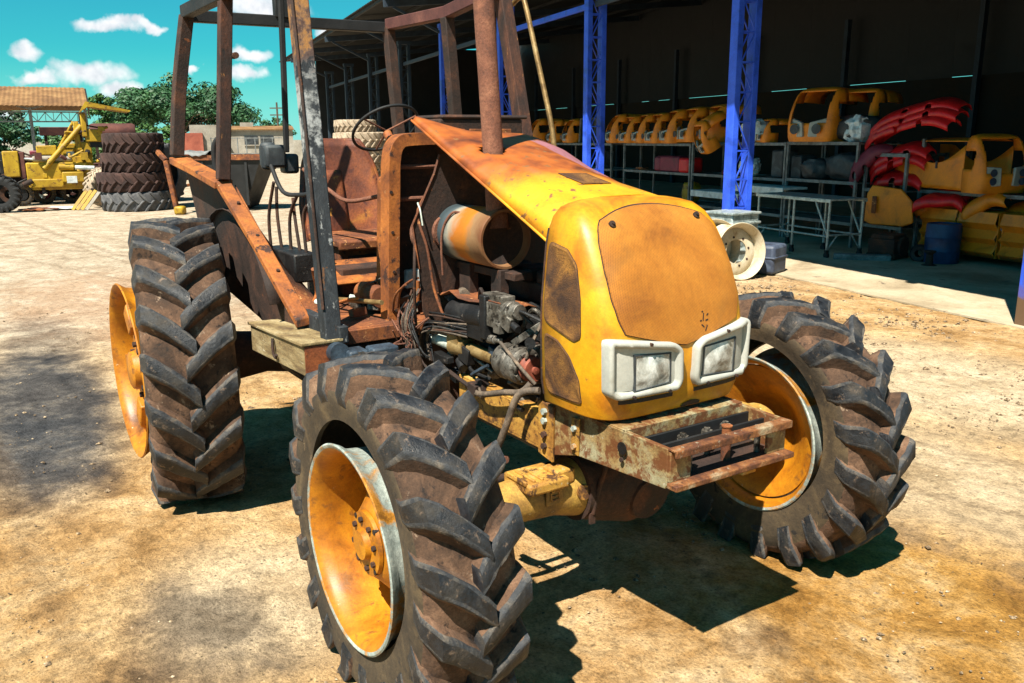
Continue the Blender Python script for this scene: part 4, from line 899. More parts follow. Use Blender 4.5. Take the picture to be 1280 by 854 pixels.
m = TB(); m.prism([(-1.31,-.40,1.95),(-1.31,-.44,1.15),(-1.31,.44,1.15),(-1.31,.40,1.95),(-1.31,.32,2.03),(-1.31,-.32,2.03)], (.006,0,0))
m.build('firewall', 'rust_dark', smooth=0)
for z in (1.76, 1.92):
    m = TB(); m.cyl((-1.25,-.40,z), (-1.22,.40,z), .012, 8); m.build('firewall_pipe', 'rust_pipe')
for z in (1.2,1.4,1.6,1.8):
    for y in (-.425,): 
        m = TB(); m.cyl((-1.202,y,z), (-1.196,y,z), .009, 6); m.build('cowl_bolt', 'rust_dark', smooth=0)
m = TB(); m.box((-1.29,.08,2.09), (.28,.50,.13)); m.box((-1.29,.10,2.165), (.30,.52,.02)); m.build('dash_cowl', 'rust_dark', bevel=.01)
for y in (-.08,.05,.2):
    m = TB(); m.box((-1.143,y,2.08), (.015,.10,.05)); m.build('dash_bracket', 'rust', bevel=.003)
# steering column and wheel
m = TB(); m.cyl((-1.55,-.04,1.68), (-1.86,-.03,1.93), .062, 20); m.cyl((-1.86,-.03,1.93), (-2.07,-.025,2.09), .026, 14); m.build('steering_column', 'seat_rust', smooth=40)
sw = Vector((-2.10,-.02,2.12)); nrm = Vector((-.62,-.06,.78)).normalized(); sx_, sy_ = frame_of(nrm, Vector((1,0,0)))
m = TB(); m.tube([sw+sx_*.205*math.cos(k*math.pi/24)+sy_*.205*math.sin(k*math.pi/24) for k in range(48)], .009, 8, closed=True)
stw = m.build('steering_wheel', 'dark_steel', smooth=60)
for k in range(3):
    a_ = k*2.094+.5; b = MB(); b.cyl(sw-nrm*.02, sw+sx_*.2*math.cos(a_)+sy_*.2*math.sin(a_), .006, 8); b.build('spoke', 'rust_pipe', stw)
# ---- front frame and weight carrier
for sy in (-1, 1):
    m = TB(); m.box((-.39,sy*.31,.865), (.70,.022,.15)); m.box((-.39,sy*.295,.945), (.70,.05,.012)); m.box((-.39,sy*.295,.785), (.70,.05,.012)); m.build('chassis_rail', 'frame_yellow', bevel=.003)
    m = TB(); m.prism([(-.05,sy*.322,.985),(-.05,sy*.322,.79),(.03,sy*.322,.78),(.20,sy*.322,.83),(.68,sy*.305,.855),(.69,sy*.305,.87),(.69,sy*.305,1.005),(.10,sy*.322,1.01)], (0,-sy*.022,0)); sp_ = m.build('carrier_side', 'frame_green', smooth=0, bevel=.003)
    b = MB(); b.prism([(-.02-.03,sy*.336,1.00),(-.05,sy*.336,.77),(.05,sy*.336,.755),(.055,sy*.336,.995)], (0,-sy*.013,0)); bo = b.build('bolt_plate', 'frame_yellow', sp_, smooth=0, bevel=.003)
    for z in (.815, .865, .925, .965):
        b = MB(); b.cyl((.002,sy*.334,z), (.002,sy*.352,z), .014, 6); b.build('plate_bolt', 'rim_scraped' if z > .9 else 'rust_dark', sp_, smooth=0)
    b = MB(); b.prism([(.17,sy*.330,.985),(.17,sy*.330,.84),(.215,sy*.330,.835),(.22,sy*.330,.99)], (0,-sy*.008,0)); b.build('stiffener', 'frame_yellow', sp_, smooth=0, bevel=.002)
    for z in (.87,.945):
        b = MB(); b.cyl((.195,sy*.330,z), (.195,sy*.344,z), .012, 6); b.build('plate_bolt', 'rim_scraped', sp_, smooth=0)
    b = MB(); b.cyl((.47,sy*.321,.945), (.47,sy*.325,.945), .024, 18); b.build('side_hole', 'engine_black', sp_, smooth=0)
    b = MB(); b.cyl((.47,sy*.321,.90), (.47,sy*.328,.90), .010, 6); b.build('plate_bolt', 'rust_dark', sp_, smooth=0)
    m = TB(); m.box((.694,sy*.25,.938), (.014,.10,.112)); m.build('front_plate', 'frame_green', bevel=.003)
m = TB(); m.box((.708,0,1.003), (.045,.60,.010)); m.box((.725,0,.992), (.012,.60,.026)); m.build('upper_rail', 'rail_mix', bevel=.003)
m = TB(); m.box((.718,0,.872), (.050,.615,.022)); m.build('lower_rail', 'rail_mix', bevel=.004)
m = TB(); m.box((.33,0,1.006), (.28,.62,.014)); m.box((.465,0,.99), (.012,.62,.045)); m.build('top_plate', 'frame_green', bevel=.002)
m = TB(); m.box((.40,0,.872), (.60,.59,.012)); m.build('carrier_floor', 'rust_dark', bevel=.002)
for x, z in ((.52,.965),(.60,.96)):
    m = TB(); m.box((x,0,z), (.012,.60,.05)); m.build('cross_bar', 'dark_steel', bevel=.002)
m = TB(); m.cyl((.64,.04,.87), (.64,.04,1.008), .018, 16); m.cyl((.64,.04,1.008), (.64,.04,1.013), .021, 16); m.build('drawbar_pin', 'rust', smooth=40)
for x, y in ((.555,-.10),(.56,.02),(.55,.13),(.65,-.16),(.65,.2)):
    m = TB(); m.cyl((x,y,.88), (x,y,.985), .012, 10); m.cyl((x,y,.955), (x,y,.975), .022, 6); m.build('carrier_bolt', 'alloy', smooth=20)
m = TB(); m.tube(smooth_path([(.16,-.15,.86),(.17,-.15,.74),(.15,-.17,.63),(.13,-.18,.52)]), [.011]*19, 8); m.box((.128,-.183,.50), (.014,.026,.05)); m.build('hanging_strap', 'rust_dark', smooth=50)
m = TB(); m.tube(smooth_path([(-.32,-.47,.70),(-.26,-.46,.70),(-.20,-.44,.715)]), .026, 14); m.cyl((-.20,-.44,.715), (-.15,-.43,.725), .016, 8); m.build('hose_coupling', 'rust_pipe', smooth=50)
# ---- front axle
m = TB(); m.lathe([(-.86,.09),(-.84,.10),(-.60,.085),(-.32,.10),(-.20,.13),(-.18,.13),(-.18,.06)], c=(0,0,.605), axis='Y', n=32); ax = m.build('front_axle', 'axle_paint', smooth=40)
m = MB(); m.lathe([(.36,.06),(.36,.10),(.62,.085),(.84,.10),(.86,.09)], c=(0,0,.605), axis='Y', n=32); m.build('axle_arm', 'axle_paint', ax, smooth=40)
m = MB(); m.lathe([(-.21,.10),(-.205,.15),(-.18,.15),(-.10,.175),(.05,.215),(.18,.20),(.30,.14),(.37,.12),(.37,.06)], c=(0,0,.605), axis='Y', n=32); m.cyl((.05,.08,.58), (.20,.08,.55), .15, 28, r2=.10); m.build('differential', 'rust_dark', ax, smooth=40)
m = MB(); m.box((.03,-.40,.69), (.20,.20,.05)); m.box((.05,-.30,.70), (.10,.10,.07)); m.build('axle_boss', 'frame_yellow', ax, bevel=.012)
for y in (-.50,-.46,-.42): 
    m = MB(); m.box((.035,y,.715), (.14,.012,.02)); m.build('axle_rib', 'frame_yellow', ax, bevel=.004)
m = MB(); m.cyl((.085,-.22,.62), (.13,-.225,.625), .032, 16); m.build('drain_plug', 'frame_yellow', ax, smooth=40)
m = MB(); m.box((.098,-.36,.635), (.012,.085,.085)); m.build('cast_emblem', 'axle_paint', ax, bevel=.006)
m = MB()
for dy, dz, w, h in ((0,.018,.045,.008),(0,-.018,.045,.008),(-.02,0,.008,.042),(.02,0,.008,.042),(0,0,.03,.007)): m.box((.106,-.36+dy,.635+dz), (.006,w,h))
m.build('emblem_letters', 'frame_yellow', ax, bevel=.001)
for sy in (-1, 1):
    m = MB(); m.lathe([(-.10,.10),(-.08,.15),(.05,.16),(.07,.13)], c=(0,sy*.93,.605), axis='Y', n=28); m.box((0,sy*.86,.605), (.12,.10,.34)); m.build('steering_knuckle', 'axle_paint', ax, bevel=.008)
m = TB(); m.cyl((-.16,-.80,.64), (-.16,.80,.64), .02, 12); m.build('tie_rod', 'rust_dark')
# ---- gearbox, rear axle, floor
m = TB(); m.box((-1.55,0,.90), (1.0,.46,.46)); m.box((-2.5,0,.88), (.95,.52,.56)); m.box((-1.08,0,.95), (.14,.52,.52)); m.build('gearbox', 'rust_dark', bevel=.02)
m = TB(); m.lathe([(-1.12,.16),(-1.10,.18),(-.7,.13),(-.35,.19),(0,.26),(.35,.19),(.7,.13),(1.10,.18),(1.12,.16)], c=(-2.59,0,.74), axis='Y', n=28); m.build('rear_axle', 'rust_dark', smooth=40)
m = TB(); m.box((-1.72,0,1.135), (1.15,1.46,.03)); m.box((-1.14,-.0,1.11), (.03,1.5,.07)); m.build('cab_floor', 'rust', bevel=.004)
m = TB(); m.box((-1.40,-.755,1.135), (.62,.05,.085)); m.build('floor_sill', 'ash_pillar', bevel=.006)
m = TB(); m.box((-1.42,.755,1.135), (.62,.05,.085)); m.build('floor_sill', 'ash_pillar', bevel=.006)
# debris on the floor, pedals, valves
for k in range(9):
    m = TB(); x = rnd.uniform(-1.75,-1.2); y = rnd.uniform(-.68,-.30); m.box((x, y, 1.165+.02), (rnd.uniform(.04,.14), rnd.uniform(.03,.10), rnd.uniform(.03,.07)), rot=Matrix.Rotation(rnd.uniform(0,3), 3, 'Z')@Matrix.Rotation(rnd.uniform(-.3,.3), 3, 'X')); m.build('charred_scrap', rnd.choice(('rust','alloy','rust_dark','pale_fitting','rust_orange')), bevel=.006)
rg = random.Random(44)
for k in range(40):
    x = rg.uniform(-2.2,-1.22); y = rg.uniform(-.70,.35); z = 1.155+rg.uniform(0,.10); t_ = rg.random(); m = TB()
    if t_ < .5: m.box((x,y,z+.03), (rg.uniform(.03,.12), rg.uniform(.02,.08), rg.uniform(.02,.08)), rot=Matrix.Rotation(rg.uniform(0,3), 3, 'Z')@Matrix.Rotation(rg.uniform(-.5,.5), 3, 'X'))
    elif t_ < .8: m.tube(smooth_path([(x,y,z),(x+rg.uniform(-.1,.1),y+.05,z+rg.uniform(.02,.16)),(x+rg.uniform(-.25,.25),y+rg.uniform(-.1,.1),z+rg.uniform(0,.2))], 6), rg.uniform(.004,.012), 7)
    else: m.cyl((x,y,z), (x+rg.uniform(-.05,.05),y,z+rg.uniform(.06,.22)), rg.uniform(.012,.03), 12)
    m.build('charred_scrap', rg.choice(('rust','rust_dark','rust_orange','engine_black','alloy','rust_pipe')), smooth=40, bevel=.004 if t_ < .5 else 0)
m = TB(); m.cyl((-1.75,-.60,1.20), (-1.20,-.50,1.25), .013, 10); m.build('control_rod', 'brass_paint')
m = TB(); m.lathe([(0,.0),(0,.055),(.09,.06),(.10,.045),(.16,.045),(.17,.06),(.24,.055),(.24,0)], c=(-1.62,-.42,1.24), axis='X', n=22); m.build('hydraulic_valve', 'rust', smooth=35)
m = TB(); m.box((-1.35,-.25,1.34), (.14,.14,.10)); m.build('relay_box', 'pale_sheet', bevel=.01)
m = TB(); m.cyl((-1.22,-.80,1.05), (-1.04,-.80,1.06), .05, 18); m.build('filter_can', 'engine_blue', smooth=40)
m = TB(); m.box((-1.05,-.72,1.02), (.11,.10,.10)); m.box((-1.0,-.60,.98), (.10,.14,.20)); m.build('step_bracket', 'engine_blue', bevel=.012)
# seat with base
SX = -2.80
def seat_pt(s, t):
    """s across 0..1, t up 0..1"""
    hw = lerp_tab([(0,.30),(.35,.30),(.75,.25),(.95,.19),(1,.165)], t); y = -.02+hw*(2*s-1); x = SX-.16*t+.05*abs(2*s-1)**3; return (x, y, 1.40+.645*t)
m = TB(); m.grid([[seat_pt(j/16, i/14) for j in range(17)] for i in range(15)]); bk = m.build('seat_back', 'seat_rust', smooth=60, solid=.035)
b = MB(); b.grid([[tuple(Vector(seat_pt(.18+.34*j/10, .03+.66*i/10))+Vector((.03-.012*(abs(j/5-1)**4+abs(i/5-1)**4),0,0))) for j in range(11)] for i in range(11)]); b.build('seat_panel', 'seat_rust', bk, smooth=60, solid=.03)
ed_ = [Vector(seat_pt(0, i/14)) for i in range(15)]+[Vector(seat_pt(j/16, 1)) for j in range(1, 16)]+[Vector(seat_pt(1, i/14)) for i in range(14, -1, -1)]
b = MB(); b.tube([p+Vector((.005,0,0)) for p in ed_], .020, 8); b.build('seat_rim', 'seat_rust', bk, smooth=60)
m = TB(); m.box((-2.50,-.03,1.43), (.55,.56,.05)); m.box((-2.50,-.03,1.36), (.44,.50,.10)); m.box((-2.22,-.03,1.42), (.03,.56,.06)); m.build('seat_pan', 'rust', bevel=.012)
m = TB(); m.grid([[(-2.06+.05*i, -.60+.12*j, 1.36-.015*i+.008*noise.noise((i, j, 3))) for j in range(9)] for i in range(7)]); m.build('seat_shelf', 'rust_orange', smooth=50, solid=.008)
m = TB(); m.box((-2.45,-.02,1.25), (.36,.36,.20)); m.box((-2.0,-.1,1.26), (.3,.7,.16)); m.build('seat_pedestal', 'rust_dark', bevel=.012)
m = TB(); m.tube(smooth_path([(-2.45,-.42,1.88),(-2.25,-.34,1.76),(-2.1,-.28,1.70),(-1.9,-.16,1.735),(-1.75,-.12,1.75)]), .013, 8); m.build('bent_rail', 'rust_pipe', smooth=60)
m = TB(); m.box((-1.52,-.16,1.55), (.22,.34,.62), rot=Matrix.Rotation(.12, 3, 'Y')); m.build('console', 'rust_orange', bevel=.03)
# levers to the right of the seat
for k, (x, y, t) in enumerate(((-2.30,-.70,.10),(-2.22,-.66,-.06),(-2.12,-.64,.14),(-2.02,-.62,-.10),(-1.92,-.62,.02))):
    m = TB(); m.tube(smooth_path([(x,y,1.40),(x-.03+t*.3,y,1.62),(x+t,y+.01,1.82-.03*k)]), [.010]*13, 8); m.build('lever', 'rust_dark', smooth=60)
m = TB(); m.box((-2.1,-.65,1.36), (.5,.14,.16)); m.build('lever_box', 'engine_black', bevel=.01)
# ---- cab frame
def beam(name, pts, w, d, mt_, up=Vector((0,1,0)), bevel=.006, flange=0.):
    m = TB(); pts = [Vector(p) for p in pts]; n = len(pts); vs = []
    for i, p in enumerate(pts):
        t = (pts[min(i+1,n-1)]-pts[max(i-1,0)]); x, y = frame_of(t, up)
        vs += [p+x*w/2*a+y*d/2*b for a, b in ((-1,-1),(1,-1),(1,1),(-1,1))]
    fs = [(i*4+k, i*4+(k+1) % 4, (i+1)*4+(k+1) % 4, (i+1)*4+k) for i in range(n-1) for k in range(4)]+[(3,2,1,0), tuple((n-1)*4+k for k in range(4))]
    m.add(vs, fs)
    if flange:
        vs = []
        for i, p in enumerate(pts):
            t = (pts[min(i+1,n-1)]-pts[max(i-1,0)]); x, y = frame_of(t, up)
            vs += [p+x*(w/2+flange*.5)*1+x*flange*.5*a+y*(d/2-.006)*1+y*.005*b for a, b in ((-1,-1),(1,-1),(1,1),(-1,1))]
        m.add(vs, fs)
    return m.build(name, mt_, smooth=35, bevel=bevel)
RRT, RRB = Vector((-3.46,-.79,2.86)), Vector((-3.50,-.925,1.955))
RBT, RBB = Vector((-2.50,-.80,2.84)), Vector((-2.50,-.895,1.83))
RAT, RAM, RAB = Vector((-1.62,-.70,2.86)), Vector((-1.40,-.745,2.1)), Vector((-1.14,-.80,1.10))
my = lambda v: Vector((v.x, -v.y, v.z))
LRT, LRB = Vector((-3.52,.70,2.88)), Vector((-3.46,.74,1.95)); LBT, LBB = Vector((-2.66,.73,2.86)), Vector((-2.66,.80,1.95))
LAT, LAB = Vector((-1.80,.62,2.90)), Vector((-1.50,.66,1.10))
beam('cab_pillar', smooth_path([RRB, RRB.lerp(RRT,.5)+Vector((-.02,-.01,0)), RRT]), .11, .075, 'rust_dark', flange=.03)
beam('cab_pillar', smooth_path([RBB, RBB.lerp(RBT,.5), RBT]), .075, .07, 'pillar_rust', flange=.025)
ap = beam('cab_pillar', smooth_path([RAB, Vector((-1.29,-.77,1.7)), RAM, RAT]), .085, .085, 'ash_pillar'); ap['label'] = 'thick cab pillar with bubbled charcoal and white ash'
b = MB(); P_ = smooth_path([RAB, Vector((-1.29,-.77,1.7)), RAM, RAT]); b.tube([p+Vector((.046,-.045,0)) for p in P_[2:]], .008, 6); b.build('pillar_seam', 'rust_dark', ap, smooth=60).location = (0,0,0)
beam('cab_pillar', [LRB, LRT], .085, .07, 'rust_dark', flange=.02); beam('cab_pillar', [LBB, LBT], .08, .07, 'rust_dark', flange=.02)
beam('cab_pillar', smooth_path([LAB, Vector((-1.58,.655,1.9)), LAT]), .085, .075, 'pillar_rust', flange=.03)
beam('roof_beam', [RRT+Vector((-.03,.0,.0)), LRT+Vector((-.03,0,0))], .07, .075, 'dark_steel', up=Vector((0,0,1)))
beam('roof_beam', [RRT+Vector((0,-.005,.02)), RBT+Vector((0,-.005,.03)), RAT+Vector((0,-.005,.03))], .07, .08, 'dark_steel', up=Vector((0,0,1)))
beam('roof_beam', [LRT+Vector((0,.005,.02)), LBT+Vector((0,.005,.03)), LAT+Vector((0,.005,.03))], .07, .08, 'maroon_steel', up=Vector((0,0,1)))
beam('roof_beam', [RAT+Vector((.0,0,.03)), LAT+Vector((0,0,.0))], .07, .07, 'dark_steel', up=Vector((0,0,1)))
m = TB(); m.box((-3.50,-.12,2.955), (.06,.13,.13)); m.build('lamp_bracket', 'dark_steel', bevel=.006)
m = TB(); m.cyl((-2.50,-.84,2.53), (-2.50,-.76,2.53), .012, 10); m.cyl((-2.495,-.78,2.53), (-2.44,-.78,2.53), .018, 10); m.build('hinge_stub', 'rust_dark')
beam('door_post', smooth_path([(-2.62,-.46,1.98),(-2.61,-.45,2.4),(-2.60,-.44,2.92)]), .032, .032, 'dark_steel')
m = TB(); m.tube(smooth_path([(-1.96,.80,2.86),(-1.86,.80,2.89),(-1.80,.79,2.84),(-1.68,.80,2.5),(-1.56,.81,2.15),(-1.52,.81,1.98)]), .016, 10); m.build('mirror_arm', 'brass_paint', smooth=60)
m = TB(); m.tube(smooth_path([(-1.70,-.86,1.93),(-1.60,-.84,1.80),(-1.45,-.80,1.79),(-1.36,-.79,1.80)]), .011, 10); m.build('grab_handle', 'dark_steel', smooth=60)
m = TB(); m.box((-3.02,-.42,1.95), (.16,.14,.15)); m.box((-3.02,-.31,1.90), (.13,.10,.13)); m.cyl((-3.02,-.45,1.86), (-3.02,-.45,2.04), .05, 14); m.build('rear_light', 'dark_plastic', bevel=.02)
m = TB(); m.tube(smooth_path([(-3.02,-.80,1.86),(-3.02,-.80,2.0),(-3.0,-.78,2.06),(-2.97,-.76,2.06)]), .018, 8); m.build('hook', 'dark_steel', smooth=60)
# ---- fenders
for sy in (-1, 1):
    m = TB(); A, B, C_ = Vector((-3.52,sy*.925,1.945)), Vector((-2.50,sy*.90,1.82)), Vector((-1.50,sy*.815,1.15))
    # flat top strip with turned down lip
    def strip(P, w):
        vs = []; 
        for p in P: vs += [p+Vector((0,sy*w*.45,0)), p+Vector((0,-sy*w*.55,.008)), p+Vector((0,-sy*w*.55,-.035)), p+Vector((0,sy*w*.45,-.045))]
        n = len(P); return vs, [(i*4+k, i*4+(k+1) % 4, (i+1)*4+(k+1) % 4, (i+1)*4+k) for i in range(n-1) for k in range(4)]+[(3,2,1,0), tuple((n-1)*4+k for k in range(4))]
    m.add(*strip([A, A.lerp(B,.5)+Vector((0,0,.005)), B], .11)); m.add(*strip([B, B.lerp(C_,.5)+Vector((.015,0,.01)), C_], .08)); fr = m.build('fender_rail', 'rust_orange', smooth=30, bevel=.006)
    for t in (.2,.45,.7):
        b = MB(); p = B.lerp(C_, t)+Vector((0,-sy*.01,.012)); b.cyl(p, p+Vector((.006,0,.012)), .010, 8); b.build('rail_bolt', 'rust_dark', fr, smooth=30)
    m = TB(); pl = [Vector((-3.50,sy*.88,1.90)), Vector((-2.50,sy*.86,1.77)), Vector((-2.0,sy*.825,1.44)), Vector((-1.52,sy*.785,1.09)), Vector((-1.62,sy*.785,.95)), Vector((-2.1,sy*.80,.98)), Vector((-2.3,sy*.80,1.02)), Vector((-3.3,sy*.82,1.15))]
    m.prism(pl, (0,-sy*.008,0)); m.build('fender_side', 'rust_dark', smooth=0)
    m = TB()                                              # inner slope of the mudguard toward the seat
    rows = [[Vector((-2.50+1.0*t, sy*(.83-.05*t), 1.795-.66*t)), Vector((-2.46+.98*t, sy*(.80-.03*t), 1.66-.58*t)), Vector((-2.38+.96*t, sy*.66, 1.40-.28*t))] for t in [i/10 for i in range(11)]]
    m.grid(rows); m.build('fender_inner', 'rust', smooth=50, solid=.006)
    m = TB(); rows = []
    for i in range(15):
        a_ = R(28+128*i/14); rows.append([(-2.59+.885*math.cos(a_), sy*yv, .77+.885*math.sin(a_)) for yv in (.80,.84,.885)])
    m.grid(rows); m.build('fender_arch', 'rust_dark', smooth=60, solid=.006)
m = TB(); m.box((-1.72,-.52,.90), (.95,.46,.36)); m.build('fuel_tank', 'engine_black', bevel=.05)
m = TB(); m.box((-1.72,.52,.90), (.95,.46,.36)); m.build('fuel_tank', 'engine_black', bevel=.05)
# ---- tool box step
m = TB(); bx_ = [(-1.98,-.95),(-1.10,-.96),(-1.10,-.76),(-1.95,-.76)]
m.prism([(x, y, .905+.06*(x+1.98)) for x, y in bx_], (0,0,.145)); tb = m.build('tool_box', 'wood', smooth=0, bevel=.006)
b = MB(); b.prism([(x+(-.012 if x < -1.5 else .012), y+(-.012 if y < -.9 else 0), 1.052+.06*(x+1.98)) for x, y in bx_], (0,0,.016)); b.build('lid', 'wood', tb, smooth=0, bevel=.004)
b = MB(); b.tube(smooth_path([(-1.54,-.966,1.06),(-1.53,-.972,1.02),(-1.52,-.972,.98),(-1.50,-.968,.965),(-1.485,-.97,.985)]), .008, 6); b.build('latch', 'rust_dark', tb, smooth=60)
m = TB(); m.box((-1.20,-.80,.80), (.12,.08,.30)); m.box((-1.17,-.83,.70), (.16,.04,.16)); m.build('tool_box_leg', 'frame_yellow', bevel=.006)
m = TB(); m.prism([(-1.098,-.955,.95),(-1.098,-.765,.95),(-1.098,-.765,1.10),(-1.098,-.955,1.10)], (.004,0,0)); m.build('tool_box_end', 'seat_rust', smooth=0)
#@@SHED
# ------------------------------------------------------------------ big shed on the right
shed = empty('open_shed', sh(0, 0), SRZ); tag(shed, 'long open fronted steel shed on blue lattice columns', 'shed')
# the frame's local axes: x = u, y = -v (left handed pair), so build with local() points
def lo(u, v, z): return Vector((u, v if True else 0, z))
ROT = Matrix.Rotation(SRZ, 3, 'Z'); YS = 1 if (ROT@Vector((0,1,0))).dot(SV) > 0 else -1
def L3(u, v, z): return Vector((u, YS*v, z))
UEND, UNEAR, VBACK, ZE = 46.5, -4.0, 13.0, 6.25
cols_u = [-.17]+[.12+5.24*k for k in range(1, 9)]
for k, u in enumerate(cols_u):
    m = MB()
    for dv in (-.165, .165):
        m.box(L3(u, dv, 2.8), (.20,.11,5.6))
    m.box(L3(u, 0, 5.55), (.24,.50,.12))
    c = m.build('column', 'column_paint' if k < 5 else 'blue_dark', shed, bevel=.008)  # far columns and lattice: shade of the shed put into a darker blue
    b = MB(); z = .5; s_ = 1
    for fu in (-.085, .085):
        z = .45; s_ = 1
        while z < 5.3:
            b.bar(L3(u+fu, -.12, z), L3(u+fu, .12, z), .025, .025); b.bar(L3(u+fu, -.12*s_, z), L3(u+fu, .12*s_, z+.46), .018, .018); s_ = -s_; z += .46
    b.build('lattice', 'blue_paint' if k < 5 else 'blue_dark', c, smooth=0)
    # rafters: cantilever outward and span to the back wall
    m = MB(); m.bar(L3(u, -2.0, ZE-.12), L3(u, VBACK, 7.6), .14, .22); m.build('rafter', 'blue_dark', shed, bevel=.01)
    m = MB(); m.bar(L3(u, -.1, 5.3), L3(u, -1.7, ZE-.2), .08, .08); m.build('brace', 'blue_dark', shed)
    if k+1 < len(cols_u):
        m = MB(); m.box(L3((u+cols_u[k+1])/2, -.05, 4.78), (cols_u[k+1]-u-.24, .08, .12)); m.build('tie_beam', 'blue_paint' if k == 2 else 'blue_dark', shed, bevel=.01)  # all but one beam darkened the same way, shade in the colour
for k in range(9):
    v = -1.9+k*(VBACK+1.8)/8; z = ZE+.05+(7.6-ZE+.12)*(v+2)/(VBACK+2); m = MB(); m.box(L3((UEND+UNEAR)/2, v, z+.03), (UEND-UNEAR, .08, .10)); m.build('purlin', 'dark_steel', shed)
def corrugated(u0, u1, v0, v1, z0, z1, pitch=.25, amp=.02):
    m = MB(); n = int((u1-u0)/pitch*2); rows = []
    for i in range(n+1):
        u = u0+(u1-u0)*i/n; dz = amp*(1 if i % 2 else -1); rows.append([L3(u, v0, z0+dz), L3(u, v1, z1+dz)])
    m.grid(rows); return m
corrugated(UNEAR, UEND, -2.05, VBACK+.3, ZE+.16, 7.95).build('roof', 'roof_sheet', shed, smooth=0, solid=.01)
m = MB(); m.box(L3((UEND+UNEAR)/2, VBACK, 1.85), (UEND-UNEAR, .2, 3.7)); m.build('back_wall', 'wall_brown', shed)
rg = random.Random(9); uu = UNEAR
while uu < UEND:
    w_ = rg.uniform(.7, 2.2); g_ = .03 if rg.random() < .3 else -.06; z0_ = 3.70+g_
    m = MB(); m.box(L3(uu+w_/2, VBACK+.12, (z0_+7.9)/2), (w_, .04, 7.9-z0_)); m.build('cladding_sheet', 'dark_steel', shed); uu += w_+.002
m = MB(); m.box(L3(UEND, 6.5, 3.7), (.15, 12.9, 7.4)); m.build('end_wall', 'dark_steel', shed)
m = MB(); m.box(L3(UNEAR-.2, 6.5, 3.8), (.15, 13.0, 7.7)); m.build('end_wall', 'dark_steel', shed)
for u in [1.5+5.23*k for k in range(9)]:
    m = MB(); m.box(L3(u, VBACK-.25, 2.9), (.16,.16,5.8)); m.build('wall_post', 'blue_dark', shed)
# slits of daylight where wall meets cladding: open gaps left under some cladding sheets
def apron_mat():
    mat('floor_slab', [(.3,(.22,.165,.10)),(.45,(.36,.29,.19)),(.6,(.44,.37,.26)),(.8,(.52,.46,.35))], .9, .8, worn=[(.60,.68,(.07,.05,.035))], bump=.15, bscale=14, fine=.18)
apron_mat()
m = MB(); m.prism([sh(-4.2,-.32,.004), sh(46.5,-.32,.004), sh(46.5,13.2,.004), sh(-4.2,13.2,.004)][::-1], (0,0,.02)); o = m.build('shed_floor', 'floor_slab', None, smooth=0); tag(o, kind='structure', label='dusty concrete floor slab of the open shed', cat='floor')
# ---- shelving
def rack(u0, u1, v0=3.0, dv=.95, zs=(.5,1.2,1.9), top=1.93, label='', posts_h=None, mt_='steel_grey'):
    r = empty('shelf_rack', sh(u0, v0), SRZ); tag(r, label, 'shelf', 'steel shelf racks along the shed')
    l = u1-u0
    for a in (0, l):
        for b in (0, dv):
            m = MB(); m.box((a, YS*b, (posts_h or top)/2), (.05,.05,posts_h or top)); m.build('post', mt_, r)
    for z in zs:
        m = MB(); m.box((l/2, YS*dv/2, z), (l-.052,dv-.052,.025)); m.box((l/2, YS*.0, z), (l-.052,.04,.06)); m.box((l/2, YS*dv, z), (l-.052,.04,.06)); m.build('shelf', mt_, r, bevel=.003)
    return r
rack(15.35, 19.6, zs=(.45,1.15,1.86), top=1.90, label='farthest grey shelf rack, just left of the middle blue column')
rack(11.36, 14.6, zs=(.45,1.17,1.87), top=1.90, label='grey shelf rack holding the row of orange cowls')
rack(7.9, 11.25, zs=(.45,1.18,1.90), top=1.94, label='grey shelf rack behind the near blue lattice column')
rack(5.9, 7.82, zs=(.45,1.2,1.92), top=1.95, label='grey shelf rack below the large upright orange cowl')
rack(4.86, 5.80, v0=3.12, zs=(.46,1.10,1.72), top=1.76, label='narrow grey rack under the pile of red fenders', dv=.9)
rack(2.3, 4.75, v0=3.35, zs=(.62,1.12), top=2.0, label='rightmost grey rack carrying orange hood panels', dv=1.1)
# ---- cowls on the racks
def grille_hole(c):
    return (c.x > nose_x(0, c.z)-.12 and 1.32 < c.z < 1.77 and abs(c.y) < .29) or (abs(c.y) > .31 and .07 < c.x < .27 and 1.36 < c.z < 1.62)
def cowl_proto(name='spare_cowl'):
    r = empty(name)
    m = nose_shell(grille_hole); m.xf(Matrix.Translation((0,0,-1.03))); m.build('shell', 'shelf_orange', r, smooth=50, solid=.012)
    m = MB()                                     # top skin running back from the nose
    rows = [[(XB-.5*t, y, z-1.03-.02*t) for y, z in ((-.37,1.62),(-.35,1.70),(-.31,1.77),(-.2,1.82),(0,1.83),(.2,1.82),(.31,1.77),(.35,1.70),(.37,1.62))] for t in (0,.33,.66,1)]
    m.grid(rows); m.build('top_skin', 'shelf_orange', r, smooth=50, solid=.01)
    for sy in (-1, 1):
        b = MB(); pts = [(.38,.37),(.06,.28),(.04,.07),(.36,.06)]; b.prism([(nose_x(.25,1.2)+.045-.12*(abs(y)/.36)**3, sy*y, z) for y, z in pts], (-.06,0,0)); h = b.build('headlight', 'white_plastic', r, bevel=.015)
        for yy in (.18,):
            b = MB(); b.lathe([(0,.0),(.004,.07),(.012,.075),(.012,.0)], c=(nose_x(.25,1.2)+.034,sy*yy,.185), axis='X', n=16); b.build('lamp', 'dark_plastic', h, smooth=40)
    return r
FACE = math.atan2(-SU.y, -SU.x)              # cowl fronts (+x) look along -u, toward the camera end
FACE2 = R(-116); cp = cowl_proto()
